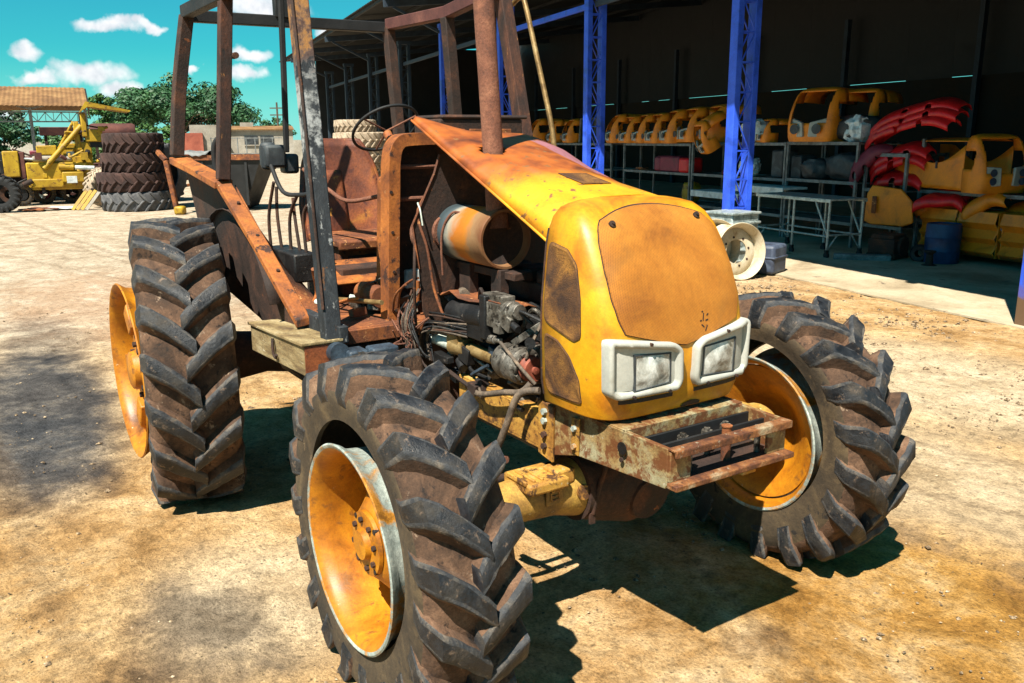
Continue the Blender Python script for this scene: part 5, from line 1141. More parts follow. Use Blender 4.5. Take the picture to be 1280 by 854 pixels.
placed = [(15.3,3.45,1.90,.15,1.25,'orange cowl at the far end of the shelf, beside the middle blue column'),
          (14.55,3.40,1.90,.60,1.15,'second orange cowl in the shelf row, counted from the middle column'),
          (13.85,3.45,1.90,.22,1.2,'third orange cowl in the shelf row, counted from the middle column'),
          (13.1,3.40,1.90,.50,1.2,'fourth orange cowl in the shelf row, counted from the middle column'),
          (12.35,3.45,1.90,.20,1.3,'fifth orange cowl in the shelf row, taller than its left neighbours'),
          (11.55,3.45,1.93,.45,1.3,'sixth orange cowl in the shelf row, close to the tipped one'),
          (10.7,3.55,1.93,.25,1.35,'largest orange cowl of the shelf row, just left of the near column'),
          (18.2,3.4,1.90,.45,1.15,'orange cowl seen between the mirror arm and the middle column'),
          (19.6,3.5,1.90,.2,1.15,'orange cowl seen just left of the mirror arm'),
          (20.8,3.4,1.90,.45,1.25,'orange cowl half hidden behind the left cab pillar'),
          (7.25,3.40,1.95,1.75,1.36,'large upright orange cowl beside the red fenders'),
          (6.75,3.85,1.95,1.95,1.30,'orange cowl nested behind the large upright one')]
for i, (u, v, z, tz, sc, lab) in enumerate(placed):
    c = cp if i == 0 else copy_tree(cp); p = sh(u, v, z); c.location = p; c.rotation_euler = (0, 0, FACE2+.35*(tz-.3)); c.scale = (sc, sc, sc*(.80 if i < 10 else .95))
    tag(c, lab, 'cowl', 'spare tractor cowls on the racks')
c = copy_tree(cp); c.location = sh(10.15, 2.92, 1.86); c.rotation_euler = (0, .55, FACE2); c.scale = (.85,)*3; tag(c, 'orange cowl tipped forward over the shelf edge', 'cowl', 'spare tractor cowls on the racks')
c = copy_tree(cp); c.location = sh(8.75, 3.35, 1.93); c.rotation_euler = (0, 0, FACE2); c.scale = (.8,.8,.62); tag(c, 'low orange cowl between the near column and the large cowl', 'cowl', 'spare tractor cowls on the racks')
# long hood with nose on the right rack
h = empty('hood_panel', sh(3.62, 3.50, 1.16), FACE-.22); tag(h, 'long orange hood lying on the right rack with twin lamp headlights', 'hood')
m = nose_shell(grille_hole); m.xf(Matrix.Translation((0,0,-1.03))); m.xf(Matrix.Diagonal((1.1,1.15,1.15,1))); m.build('nose', 'shelf_orange', h, smooth=50, solid=.014)
for sy in (-1, 1):
    m = MB(); rows = [[(XB-1.85*t+.0, sy*(.43+.02*math.sin(3*t)), z0) for z0 in (.03,.10,.22,.30,.42,.55-.10*math.sin(math.pi*min(1,t*1.3)),.74-.30*math.sin(math.pi*min(1, t*1.25))*(1 if t < .8 else .3))] for t in [i/14 for i in range(15)]]
    m.grid(rows); m.build('side_panel', 'shelf_orange', h, smooth=40, solid=.012)
    for t in (.35,.8):
        b = MB(); b.box((XB-1.85*t, sy*.45, .42), (.04,.03,.12)); b.build('slot', 'dark_plastic', h)
    b = MB(); pts = [(.40,.42),(.12,.40),(.10,.12),(.36,.10)]; b.prism([(nose_x(.25,1.2)*1.1+.04-.1*(y/.4)**3, sy*y, z) for y, z in pts], (-.06,0,0)); hl = b.build('headlight', 'white_plastic', h, bevel=.015)
    for zz in (.19,.32):
        b = MB(); b.lathe([(0,.0),(.006,.055),(.014,.06),(.014,.0)], c=(nose_x(.25,1.2)*1.1+.025,sy*.25,zz), axis='X', n=16); b.build('lamp', 'navy_plastic', hl, smooth=40)
m = MB(); rows = [[(XB-1.2*t, y, .86-.03*abs(y)/.4*(1+2*abs(y))) for y in (-.40,-.3,-.15,0,.15,.3,.40)] for t in (0,.3,.6,1)]
m.grid(rows); m.build('top_skin', 'shelf_orange', h, smooth=50, solid=.012)
# red fenders
def fender_sheet(name, L_, W_, mt_, bend=.35, holes=True):
    m = MB(); NXX, NYY = 64, 20; rows = []
    for i in range(NXX+1):
        t = i/NXX; row = []
        for j in range(NYY+1):
            s = j/NYY-.5; w = W_*(1-.55*t**2)*min(1, .35+3*t); row.append((L_*(t-.5), s*w+.16*math.sin(2.6*t), bend*1.25*(math.sin(2.3*t)-.25*t)+.13*(1-abs(2*s)**3)*(1-.5*t)-.06*(abs(2*s) > .9)+.03*math.sin(9*t)))
        rows.append(row)
    m.grid(rows)
    if holes:
        keep = []
        for f in m.f:
            c = sum((Vector(m.v[i]) for i in f), Vector())/4; t = c.x/L_+.5
            if any((c.x-hx)**2+(c.y-hy)**2 < .0030 for hx, hy in ((-.3*L_,-.12*W_),(-.05*L_,-.15*W_),(.2*L_,-.12*W_))): continue
            keep.append(f)
        m.f = keep; m.m = [0]*len(keep)
    return m
for i, (u, v, z, rz, rx, ry, L_, W_, lab) in enumerate([
    (4.95,3.35,2.16,.06,.25,-.08,1.8,.75,'topmost red fender on the pile beside the clear plastic bag'),
    (4.92,3.28,2.04,.02,.28,-.08,1.85,.72,'middle red fender of the pile on the top shelf'),
    (4.97,3.22,1.92,-.03,.28,-.06,1.85,.70,'lowest red fender of the pile on the top shelf'),
    (5.2,3.35,1.44,.10,.40,-.08,1.2,.65,'red fender leaning on the middle shelf under the pile'),
    (5.15,3.30,1.30,.02,.35,-.05,1.2,.62,'red fender lying flat on the middle shelf edge'),
    (4.3,3.45,.74,.2,.4,.0,.9,.45,'red fender resting on the lowest shelf against the orange one')]):
    o = fender_sheet('red_fender', L_, W_, 'shelf_red').build('red_fender', 'shelf_red', None, smooth=50, solid=.012)
    o.location = sh(u, v, z); o.rotation_euler = (rx, ry, SRZ+math.pi+rz); tag(o, lab, 'fender', 'red fenders on the racks')
o = fender_sheet('maroon_fender', 1.0, .45, 'shelf_maroon').build('red_fender', 'shelf_maroon', None, smooth=50, solid=.012); o.location = sh(5.7, 3.3, 1.38); o.rotation_euler = (.9, -.5, SRZ+math.pi+.4); tag(o, 'dark maroon fender standing on edge behind the red ones', 'fender')
op = empty('orange_cover', sh(5.05, 2.95, .50), SRZ+math.pi); tag(op, 'orange boxy side cover with a slot, on the low shelf above the gearbox casting', 'cover')
m = MB(); q_ = [(-.55,.02,.05),(-.48,-.02,.55),(-.36,-.03,.70),(.30,-.03,.66),(.52,.0,.46),(.56,.02,.10),(.35,.03,.02),(-.40,.03,.0)]; m.prism(q_, (0,.05,0)); m.build('skin', 'shelf_orange', op, smooth=30, bevel=.02)
m = MB(); m.prism([(-.55,.05,.05),(-.48,.02,.55),(-.70,.30,.45),(-.72,.32,.10)], (.02,.02,0)); m.build('end_flange', 'shelf_orange', op, smooth=30)
m = MB(); m.box((-.26,-.045,.36), (.10,.02,.30)); m.build('slot', 'rust', op, bevel=.01)
o = fender_sheet('orange_fender', .9, .4, 'shelf_orange', bend=.25, holes=False).build('orange_fender', 'shelf_orange', None, smooth=50, solid=.012); o.location = sh(3.4, 3.4, .74); o.rotation_euler = (.8, -.3, SRZ+math.pi); tag(o, 'curved orange fender lip behind the ribbed panels', 'fender')
for k, (u, v, z, rx, ry, rz, L_, W_, mt_, lab) in enumerate((
    (4.3,3.5,.70,.5,.1,.25,1.3,.6,'shelf_orange','orange fender lying under the long hood'),
    (2.9,3.7,.70,.6,-.1,-.2,1.3,.6,'shelf_orange','orange fender at the right end of the lowest shelf'),
    (4.15,3.15,.80,.3,.12,.3,.8,.45,'shelf_red','small red fender jutting out over the ribbed panels'),
    (5.2,3.34,1.12,.35,.1,-.05,1.1,.6,'shelf_red','red fender drooping from the middle shelf over the orange one'))):
    o = fender_sheet('spare_fender', L_, W_, mt_, bend=.2, holes=(k % 2 == 1)).build('spare_fender', mt_, None, smooth=50, solid=.012); o.location = sh(u, v, z); o.rotation_euler = (rx, ry, SRZ+math.pi+rz); tag(o, lab, 'fender')
# ribbed orange panels at the right
for k, (u, lab) in enumerate(((4.2,'ribbed orange panel nearest the rack post'),(3.45,'ribbed orange panel behind the blue drum'),(2.65,'ribbed orange panel right of the blue drum'),(1.9,'rightmost ribbed orange panel beside the shed column'))):
    m = MB(); prof = [(0,0),(.10,.09),(.0,.22),(.10,.31),(.0,.44),(.11,.55),(.06,.72),(-.12,.74),(-.3,.74)]
    m.grid([[(uu, YS*-a, z) for a, z in prof] for uu in (-.36,-.33,.33,.36)]); m.box((-.36, YS*.12, .36), (.02,.30,.70)); m.box((.36, YS*.12, .36), (.02,.30,.70))
    o = m.build('ribbed_panel', 'shelf_orange', None, smooth=25, solid=.012); o.location = sh(u, 3.32, .14); o.rotation_euler.z = SRZ; tag(o, lab, 'panel', 'ribbed orange panels along the rack foot')
# drums, blocks, stands
def drum(p, r, h_, mt_, lab, cat='drum', name='plastic_drum'):
    m = MB(); m.lathe([(0,0),(0,r*.93),(.03,r*.98),(h_*.3,r*1.0),(h_*.33,r*1.03),(h_*.36,r),(h_*.64,r),(h_*.67,r*1.03),(h_*.7,r),(h_-.03,r*.98),(h_,r*.94),(h_-.02,r*.90),(h_-.02,0)], axis='Z', n=36); o = m.build(name, mt_, None, smooth=40); o.location = p; return tag(o, lab, cat)
drum(sh(3.80,2.95,0), .27, .66, 'drum_blue', 'dark blue plastic drum standing before the orange panels')
m = MB(); m.box((0,0,.30), (.46,.50,.26)); m.box((0,0,.14), (.50,.52,.08)); m.box((0,0,.46), (.40,.44,.08)); m.lathe([(0,.16),(.06,.17),(.06,0)], c=(.23,0,.30), axis='X', n=20)
o = m.build('gearbox_casting', 'rust_dark', None, bevel=.02); o.location = sh(4.55,2.55,-.06); o.rotation_euler.z = SRZ+math.pi+.3; tag(o, 'brown gearbox casting on the ground under the orange fender', 'casting')
m = MB(); m.box((0,0,.06), (.9,.16,.12)); o = m.build('concrete_beam', 'steel_grey', None, bevel=.02); o.location = sh(4.55,2.0,0); o.rotation_euler.z = SRZ+.9; tag(o, 'short grey concrete beam in front of the gearbox casting', 'beam')
m = MB(); m.lathe([(0,.0),(0,.13),(.02,.13),(.05,.06),(.20,.05),(.24,.09),(.26,.09),(.26,0)], axis='Z', n=24); o = m.build('jack_stand', 'rust_dark', None, smooth=35); o.location = sh(3.62,2.5,0); tag(o, 'small dark stand left of the blue drum', 'stand')
m = MB(); m.lathe([(-.07,.06),(-.08,.12),(-.05,.15),(.05,.15),(.08,.12),(.07,.06)], axis='Y', n=24); o = m.build('loose_wheel', 'engine_black', None, smooth=40); o.location = sh(4.05,2.75,.15); o.rotation_euler.z = SRZ+.4; tag(o, 'small black loose wheel left of the small stand', 'wheel')
# wheeled work table
t = empty('work_trolley', sh(5.2, 2.0), SRZ); tag(t, 'grey tubular trolley table on castors before the racks', 'trolley')
TL, TW = 1.9, .75
m = MB(); m.box((.75,0,1.0), (TL+.1,TW+.05,.03)); m.box((.75,-.39,.98), (TL+.1,.03,.05)); m.box((.75,.39,.98), (TL+.1,.03,.05)); m.build('table_top', 'galvanised', t, bevel=.004)
for a in (-.2, .75-.05, TL-.2):
    for b in (-.36, .36):
        m = MB(); m.cyl((a,b,.12), (a,b,.97), .022, 10); lg = m.build('leg', 'galvanised', t)
        c_ = MB(); c_.cyl((a,b-.02,.06), (a,b+.02,.06), .055, 16); c_.box((a,b,.12), (.05,.06,.06)); c_.build('castor', 'dark_steel', lg)
for b in (-.36,.36):
    m = MB(); m.cyl((-.2,b,.38), (TL-.2,b,.38), .018, 8); m.build('rail', 'galvanised', t)
    m = MB(); m.cyl((-.2,b,.38), (.15,b,.95), .016, 8); m.build('brace', 'galvanised', t)
for a in (-.2, TL-.2):
    m = MB(); m.cyl((a,-.36,.40), (a,.36,.40), .018, 8); m.build('rail', 'galvanised', t)
    m = MB(); m.cyl((a,-.36,.14), (a,-.15,.40), .014, 8); m.build('brace', 'galvanised', t)
    m = MB(); m.cyl((a,.36,.14), (a,.15,.40), .014, 8); m.build('brace', 'galvanised', t)
# stacked wheel rims left of the column foot
def spare_rim(r, w, mt_, name='wheel_rim'):
    e = empty(name)
    m = MB(); m.lathe([(-w/2,r),(-w/2-.01,r*.98),(-w/2+.02,r*.92),(-w/2+.07,r*.86),(0,r*.83),(w/2-.07,r*.86),(w/2-.02,r*.92),(w/2+.01,r*.98),(w/2,r),(w/2-.03,r*.95),(w/2-.08,r*.89),(0,r*.87),(-w/2+.08,r*.89),(-w/2+.03,r*.95)], n=56, closed=True); m.build('barrel', mt_, e, smooth=45)
    m = MB(); m.lathe([(-.0,r*.84),(-.03,r*.74),(-.05,r*.60),(-.05,r*.42),(-.03,r*.42),(-.03,r*.60),(-.01,r*.72),(.02,r*.84)], n=56); m.build('flange', mt_, e, smooth=40)
    for k in range(8):
        a_ = k*math.pi/4+.2; m = MB(); m.cyl((r*.51*math.cos(a_),-.056,r*.51*math.sin(a_)), (r*.51*math.cos(a_),-.051,r*.51*math.sin(a_)), .018, 10); m.build('bolt_hole', 'rust_dark', e)
    return e
TOC = math.atan2(CAM.y-7.3, CAM.x+5.9)
e = spare_rim(.42, .36, 'white_rim'); p = sh(3.92, -1.05, .40); e.location = p; e.rotation_euler = (-.12, 0, TOC+math.pi/2+.62); tag(e, 'cream white wheel rim leaning with its dish to the viewer', 'rim', 'spare wheel rims')
e = spare_rim(.42, .30, 'white_rim'); e.location = sh(4.25, -1.25, .44); e.rotation_euler = (-.1, 0, TOC+math.pi/2+.5); tag(e, 'cream wheel rim mostly hidden behind the leaning one', 'rim', 'spare wheel rims')
e = spare_rim(.40, .34, 'rust_orange'); e.location = sh(5.0, -1.45, .62); e.rotation_euler = (.25, 0, TOC+math.pi/2+.2); tag(e, 'rusty brown wheel rim behind the cream ones', 'rim', 'spare wheel rims')
o = MB(); 
c = empty('metal_crate', sh(5.0, -.35, 0), SRZ+.2); tag(c, 'battered galvanised crate at the foot of the blue column', 'crate')
m = MB(); m.box((0,0,.44), (.60,.60,.86)); m.build('body', 'galvanised', c, bevel=.02)
for z in (.12,.32,.52,.72,.87):
    m = MB(); m.box((0,0,z), (.66,.66,.035)); m.build('band', 'galvanised', c, bevel=.008)
c = empty('plastic_tank', sh(4.1, -.30, 0), SRZ+.5); tag(c, 'dark navy plastic tank lying right of the cream rim', 'tank')
m = MB(); m.box((0,0,.24), (.42,.50,.44)); m.build('body', 'navy_plastic', c, bevel=.05)
m = MB(); m.box((0,0,.27), (.44,.52,.03)); m.build('rib', 'navy_plastic', c, bevel=.01)
m = MB(); m.box((.30,.1,.35), (.20,.14,.03)); m.build('bracket', 'galvanised', c, bevel=.004)
# shelf odds and ends
def lump(sx, sy, sz, seed, nn=14, amp=.28):
    m = MB(); vs = []; rows = []
    for i in range(nn+1):
        th = math.pi*i/nn; row = []
        for j in range(nn*2):
            ph = math.pi*j/nn; d = Vector((math.sin(th)*math.cos(ph), math.sin(th)*math.sin(ph), math.cos(th)))
            k = 1+amp*noise.noise(d*2.2+Vector((seed,0,0)))+amp*.6*noise.noise(d*5+Vector((0,seed,0)))
            q = d*k; q = Vector((math.copysign(abs(q.x)**.75, q.x)*sx, math.copysign(abs(q.y)**.75, q.y)*sy, max(-.95, math.copysign(abs(q.z)**.75, q.z))*sz)); row.append(q)
        row.append(row[0]); rows.append(row)
    m.grid(rows); return m
def odd(name, sx, sy, sz, p, mt_, lab, cat, seed, rz=0, smooth=60, amp=.28):
    o = lump(sx, sy, sz, seed, amp=amp).build(name, mt_, None, smooth=smooth); o.location = p+Vector((0,0,sz*.93)); o.rotation_euler.z = SRZ+rz; return tag(o, lab, cat)
odd('plastic_bag', .24,.26,.23, sh(6.2,3.3,1.95), 'plastic_bag', 'crumpled clear plastic bag on the shelf end by the red fenders', 'bag', 2, smooth=25, amp=.4)
odd('black_cover', .55,.4,.25, sh(6.45,3.5,1.95), 'dark_plastic', 'black sheet heaped behind the clear plastic bag', 'cover', 5)
odd('plastic_housing', .30,.28,.20, sh(7.2,3.25,1.24), 'dark_plastic', 'round dark grey plastic housing on the middle shelf', 'housing', 7)
odd('plastic_housing', .55,.30,.26, sh(6.45,3.35,1.24), 'dark_plastic', 'long dark plastic casing right of the round grey housing', 'housing', 9)
odd('pink_rag', .32,.2,.06, sh(9.9,3.2,1.21), 'shelf_maroon', 'crumpled pinkish rag on the shelf left of the near column', 'rag', 12)
odd('foil_bundle', .30,.25,.25, sh(9.15,3.2,1.93), 'pale_sheet', 'pale wrapped bundle on the top shelf behind the near column', 'bundle', 14, smooth=25, amp=.4)
odd('foil_bundle', .22,.2,.2, sh(9.3,3.2,1.21), 'pale_sheet', 'small pale bundle on the middle shelf behind the near column', 'bundle', 15, smooth=25, amp=.4)
odd('yellow_sack', .24,.2,.26, sh(11.7,3.3,.48), 'machine_yellow', 'yellow brown stack on the low shelf beneath the red tank', 'sack', 17)
m = MB(); m.box((0,0,.20), (1.1,.5,.40)); m.box((.45,0,.20), (.30,.54,.36)); o = m.build('red_tank', 'shelf_maroon', None, bevel=.05); o.location = sh(12.5,3.3,1.19); o.rotation_euler.z = SRZ; tag(o, 'dull red tank lying on the middle shelf', 'tank')
m = MB(); m.box((0,0,.19), (.42,.46,.36)); o = m.build('red_bucket', 'shelf_red', None, bevel=.06); o.location = sh(11.65,3.2,1.19); o.rotation_euler.z = SRZ; tag(o, 'bright red box at the right end of the dull red tank', 'box')
m = MB(); m.box((0,0,.10), (.5,.3,.05)); m.box((.1,.1,.15), (.4,.2,.05)); o = m.build('brown_brackets', 'rust', None, bevel=.02); o.location = sh(13.8,3.25,1.10); o.rotation_euler.z = SRZ; tag(o, 'brown metal bracket left of the dull red tank', 'bracket')
for k, (u, z, l, lab) in enumerate(((9.7,.84,1.8,'lower pale sheet metal plate behind the near column'),(8.3,1.04,1.9,'upper pale sheet metal plate behind the near column'))):
    m = MB(); m.box((0,0,0), (l,.6,.05)); m.box((0,YS*-.3,-.05), (l,.03,.14)); o = m.build('sheet_plate', 'pale_sheet', None, bevel=.01); o.location = sh(u,2.85,z); o.rotation_euler.z = SRZ; tag(o, lab, 'plate')
for k, (u, w, h_, lab) in enumerate(((8.35,.35,.55,'tall dark crate on the middle shelf behind the near column'),(7.75,.3,.45,'dark teal canister left of the round grey housing'),(16.4,.4,.5,'dark curved bucket on the far middle shelf'))):
    m = MB(); m.box((0,0,h_/2), (w,.4,h_)); m.box((0,0,h_), (w*.9,.36,.04)); o = m.build('dark_crate', 'dark_plastic', None, bevel=.03); o.location = sh(u,3.35,1.215 if k < 2 else 1.165); o.rotation_euler.z = SRZ; tag(o, lab, 'crate')
c = empty('door_frame', sh(17.5,3.3,1.88), FACE-.2); tag(c, 'black glazed cab door standing on the far shelf', 'door')
m = MB(); m.bar((0,-.25,0), (0,-.2,.72), .04,.04); m.bar((0,-.2,.72), (0,.25,.75), .04,.04); m.bar((0,.25,.75), (0,.25,0), .04,.04); m.bar((0,-.25,.02), (0,.25,.02), .04,.04); m.build('frame', 'steel_grey', c)
m = MB(); m.box((0,.0,.37), (.01,.44,.66)); m.build('pane', 'dark_plastic', c)

# tyre stack inside the shed
def tyre_obj(R_, W, rb, mts, seed, nl=22, flat=True, h=.05):
    m = tyre(R_, W, rb, None, nl, h, .08, seed, seg=64)
    if flat: m.xf(Matrix.Rotation(math.pi/2, 4, 'X'))
    return m
tm = None
STK = Vector((-22.1, 8.4, 0))
for k in range(6):
    if tm is None: tm = tyre_obj(.80, .44, .42, None, 31).build('stacked_tyre', ['rubber_dusty_tan','rubber_dusty_tan','rubber_dusty_tan'], None, smooth=38); o = tm
    else: o = tm.copy(); col.objects.link(o)
    o.location = STK+Vector((.05*math.sin(k*2.1), .06*math.cos(k*1.7), .225+.45*k)); o.rotation_euler.z = k*1.3
    if k == 5: o.scale = (.8,.8,.8); o.location.z -= .04
    tag(o, ['lowest tyre','second tyre up','third tyre up','fourth tyre up','fifth tyre up','smaller topmost tyre'][k]+' of the tan stack behind the tractor seat', 'tyre', 'tan tyres stacked in front of the shed')
#@@BACKGROUND
fwh = Vector((fw.x, fw.y, 0)).normalized(); rth = Vector((r2.x, r2.y, 0)).normalized()
def vrot(px): return VRZ-math.atan((px-640)/FPX)
def vcos(px): return math.cos(math.atan((px-640)/FPX))
VRZ = math.atan2(rth.y, rth.x)            # local x = to the right in view, local y = away
def bgp(px, D, z=0.):
    """yard point at bearing of picture column px and horizontal distance D"""
    dp = D*math.cos(TILT)+(CAM.z-z)*math.sin(-TILT); return Vector((CAM.x, CAM.y, 0))+fwh*D+rth*((px-640)/FPX*dp)+Vector((0,0,z))
VRZ = math.atan2(rth.y, rth.x)            # local x = to the right in view, local y = away
# ---- tyre stack in the yard
proto_t = None
stack = bgp(172, 26.4)
for k, (mt_, r_, dx) in enumerate((('rubber_old_grey', 1.02, .06), ('rubber_old_red', 1.02, -.02), ('rubber_old_red', .92, .05), ('rubber_old_red', .86, .10))):
    m = tyre_obj(r_, .57, .45, None, 40+k, nl=20, h=.06); o = m.build('stacked_tyre', [mt_]*3, None, smooth=38); o.location = stack+rth*dx+Vector((0,0,.285+.565*k)); o.rotation_euler.z = k*.9
    tag(o, ['grey bottom tyre','reddish second tyre','reddish third tyre','reddish top tyre'][k]+' of the stack beside the yellow machine', 'tyre', 'big tyres stacked in the yard')
def standing(p, r_, w, mt_, rz, tilt, lab, seed, nl=20):
    o = tyre_obj(r_, w, r_*.5, None, seed, nl=nl, flat=False, h=.04).build('standing_tyre', [mt_]*3, None, smooth=38); o.location = p+Vector((0,0,r_*math.cos(tilt))); o.rotation_euler = (tilt, 0, rz); return tag(o, lab, 'tyre')
standing(bgp(133, 27.6), .62, .4, 'rubber_dusty_tan', VRZ+1.1, .12, 'dusty tan tyre standing left of the stack', 51)
standing(bgp(207, 27.8), 1.0, .5, 'rubber_old_grey', VRZ+1.25, .1, 'tall grey tyre standing right of the stack', 52)
standing(bgp(5, 25.5), .55, .35, 'dark_steel', VRZ+.3, 0, 'dark tyre at the left edge of the picture', 53)
# ---- yellow machine
D0 = 29.0
ym = empty('yellow_machine', bgp(80, D0), vrot(90)); tag(ym, 'yellow field machine with a canopy mast and slanting ram', 'machine')
K = D0*math.cos(TILT)/FPX+.0004
def yp(px, y, dz=0.): return Vector(((px-80)*K*vcos(90), dz, max(0, (258-y)*K*1.02)))
def ybox(name, x0, x1, y0, y1, d, dc=0., mt_='machine_yellow', bv=.03):
    a, b = yp(x0, y1), yp(x1, y0); m = MB(); m.box(((a.x+b.x)/2, dc, (a.z+b.z)/2), (b.x-a.x, d, b.z-a.z)); return m.build(name, mt_, ym, bevel=bv)
ybox('side_tank', 14, 33, 194, 224, .7); ybox('side_tank_end', 33, 40, 195, 226, .6, 0, 'maroon_steel')
ybox('main_beam', 42, 118, 217, 227, .5); ybox('lower_beam', 46, 84, 227, 237, .9); ybox('front_block', 83, 110, 219, 231, .8, -.2)
ybox('hopper', 55, 80, 188, 199, .8, .3); ybox('red_beam', 46, 112, 194, 201, .4, .5, 'shelf_maroon'); ybox('white_roller', 48, 98, 200, 207, .3, -.1, 'whitewash', .08); ybox('bracket', 49, 60, 203, 217, .4)
ybox('engine_hood', 58, 112, 201, 226, .9, .25); ybox('body', 40, 116, 208, 240, 1.3, .35); ybox('cab_block', 108, 124, 184, 222, .7, .3); ybox('side_box', 84, 104, 186, 203, .7, .35); ybox('mast', 104, 111, 160, 216, .18); ybox('mast', 117, 122, 178, 214, .16, .1); ybox('mast_head', 114, 121, 150, 178, .4); ybox('gear_case', 118, 140, 169, 184, .5, .1); ybox('pump', 121, 142, 177, 191, .5, .2, 'engine_black')
m = MB(); m.prism([yp(113,150,-.7), yp(122,137,-.7), yp(178,147,-.7), yp(176,149,-.7), yp(124,143,-.7)], (0,1.5,0)); m.build('canopy', 'machine_yellow', ym, smooth=0)
m = MB(); m.cyl(yp(62,215,-.35), yp(114,165,-.1), .085, 14); m.build('ram', 'machine_yellow', ym); m = MB(); m.cyl(yp(80,196,.5), yp(105,160,.3), .05, 12); m.build('ram_rod', 'machine_yellow', ym)
m = MB(); m.cyl(yp(80,213,-.4), yp(98,214,-.4), .10, 14); m.build('cylinder', 'machine_yellow', ym)
m = MB(); m.cyl(yp(100,214,-.5), yp(124,215,-.5), .07, 12); m.build('chrome_rod', 'pale_sheet', ym)
m = MB(); m.cyl(yp(123,211,.0), yp(137,204,.0), .06, 10); m.build('link', 'machine_yellow', ym)
for a in (94, 101):
    m = MB(); m.box(yp(a,192,-.1), (.5,.06,.06)); m.build('rung', 'machine_yellow', ym)
for x, dd in ((31, -.35), (58, .3), (92, .3)):
    m = tyre(.36, .22, .2, None, 16, .02, .04, 60, seg=40); o = m.build('wheel', ['rubber_side','rubber_lug','rubber_side'], ym, smooth=38); o.location = yp(x,258,dd)+Vector((0,0,.36)); o.rotation_euler.z = .25
m = MB(); m.lathe([(-.02,.0),(-.02,.18),(.02,.19),(.02,0)], n=24); o = m.build('wheel_disc', 'dark_steel', ym); o.location = yp(31,258,-.40)+Vector((0,0,.36)); o.rotation_euler.z = .25
rg = random.Random(21)
for k in range(46):
    m = MB(); x = rg.uniform(44, 140); y_ = rg.uniform(168 if x > 100 else 196, 240); p = yp(x, y_, rg.uniform(-.5, .4)); t_ = rg.random()
    if t_ < .4: m.box(p, (rg.uniform(.1,.35), rg.uniform(.1,.3), rg.uniform(.06,.25)))
    elif t_ < .75: m.tube(smooth_path([p, p+Vector((rg.uniform(-.4,.4),-.1,rg.uniform(-.2,.3))), p+Vector((rg.uniform(-.7,.7),0,rg.uniform(-.4,.2)))], 5), rg.uniform(.015,.045), 8)
    else: m.cyl(p, p+Vector((rg.uniform(-.3,.3),-.05,rg.uniform(-.2,.2))), rg.uniform(.05,.1), 12)
    m.build('fitting', rg.choice(('machine_yellow','machine_yellow','engine_black','rust_dark','pale_sheet','maroon_steel')), ym, bevel=.008)
# maroon wreckage behind the machine
def junk(name, px0, px1, y0, y1, D, d, mt_, lab, cat, tilt=0., bv=.04):
    k = D*math.cos(TILT)/FPX; m = MB(); w = (px1-px0)*k; hh = (y1-y0)*k
    w *= vcos((px0+px1)/2); m.box((0,0,0), (w,d,hh)); m.box((-w*.2,-d*.52,hh*.1), (w*.5,.06,hh*.5)); m.box((w*.3,-d*.51,-hh*.1), (w*.12,.08,hh*.9))
    o = m.build(name, mt_, None, bevel=bv); z = CAM.z-((y0+y1)/2-172)*k*1.03; o.location = bgp((px0+px1)/2, D, 0)+Vector((0,0,max(z, hh/2))); o.rotation_euler = (0, tilt, vrot((px0+px1)/2)); return tag(o, lab, cat)
for i, a in enumerate([('rusty_tank',20,52,196,250,31,1.2,'maroon_steel','low maroon scrap block left of the yellow machine','scrap'),
          ('scrap_bin',-30,18,190,252,30,1.5,'dark_steel','dark scrap bin at the left picture edge','bin'),
          ('scrap_block',198,226,182,252,30,.8,'dark_steel','dark scrap block between the tyre stack and the tractor cab','scrap')]):
    junk(*a)
def trough(name, px0, px1, y0, y1, D, mt_, lab, rnd_):
    k = D*math.cos(TILT)/FPX; z0 = CAM.z+(172-y1)*k*1.03; z1 = CAM.z+(172-y0)*k*1.03; w = (px1-px0)*k*vcos(px0)
    e = empty(name, bgp((px0+px1)/2, D), vrot((px0+px1)/2)); tag(e, lab, name.split('_')[-1])
    m = MB()
    if rnd_: m.lathe([(-w/2,0),(-w/2,(z1-z0)*.42),(-w/2+.1,(z1-z0)/2),(w/2-.1,(z1-z0)/2),(w/2,(z1-z0)*.42),(w/2,0)], c=(0,0,(z0+z1)/2), axis='X', n=24)
    else: m.prism([(-w/2,-.35,z1),(-w/2,-.28,z0),(-w/2,.28,z0),(-w/2,.35,z1)], (w,0,0))
    m.build('barrel' if rnd_ else 'pan', mt_, e, smooth=40, bevel=.02)
    for a in (-.38, 0, .38):
        m = MB(); m.box((a*w, 0, z0/2), (.10,.4,z0)); m.build('leg', 'rust_dark', e)
    for a in (-.3, .25):
        m = MB(); m.bar((a*w, -.3, .2), (a*w+.6, -.3, z0*.95), .07, .07); m.build('strut', 'maroon_steel', e)
trough('steel_trough', 60, 118, 156, 166, 33, 'maroon_steel', 'long rusty trough raised behind the yellow mast', False)
trough('rusty_boiler', 122, 180, 152, 172, 32, 'maroon_steel', 'rusty red boiler on legs behind the tyre stack', True)
rs = random.Random(77)
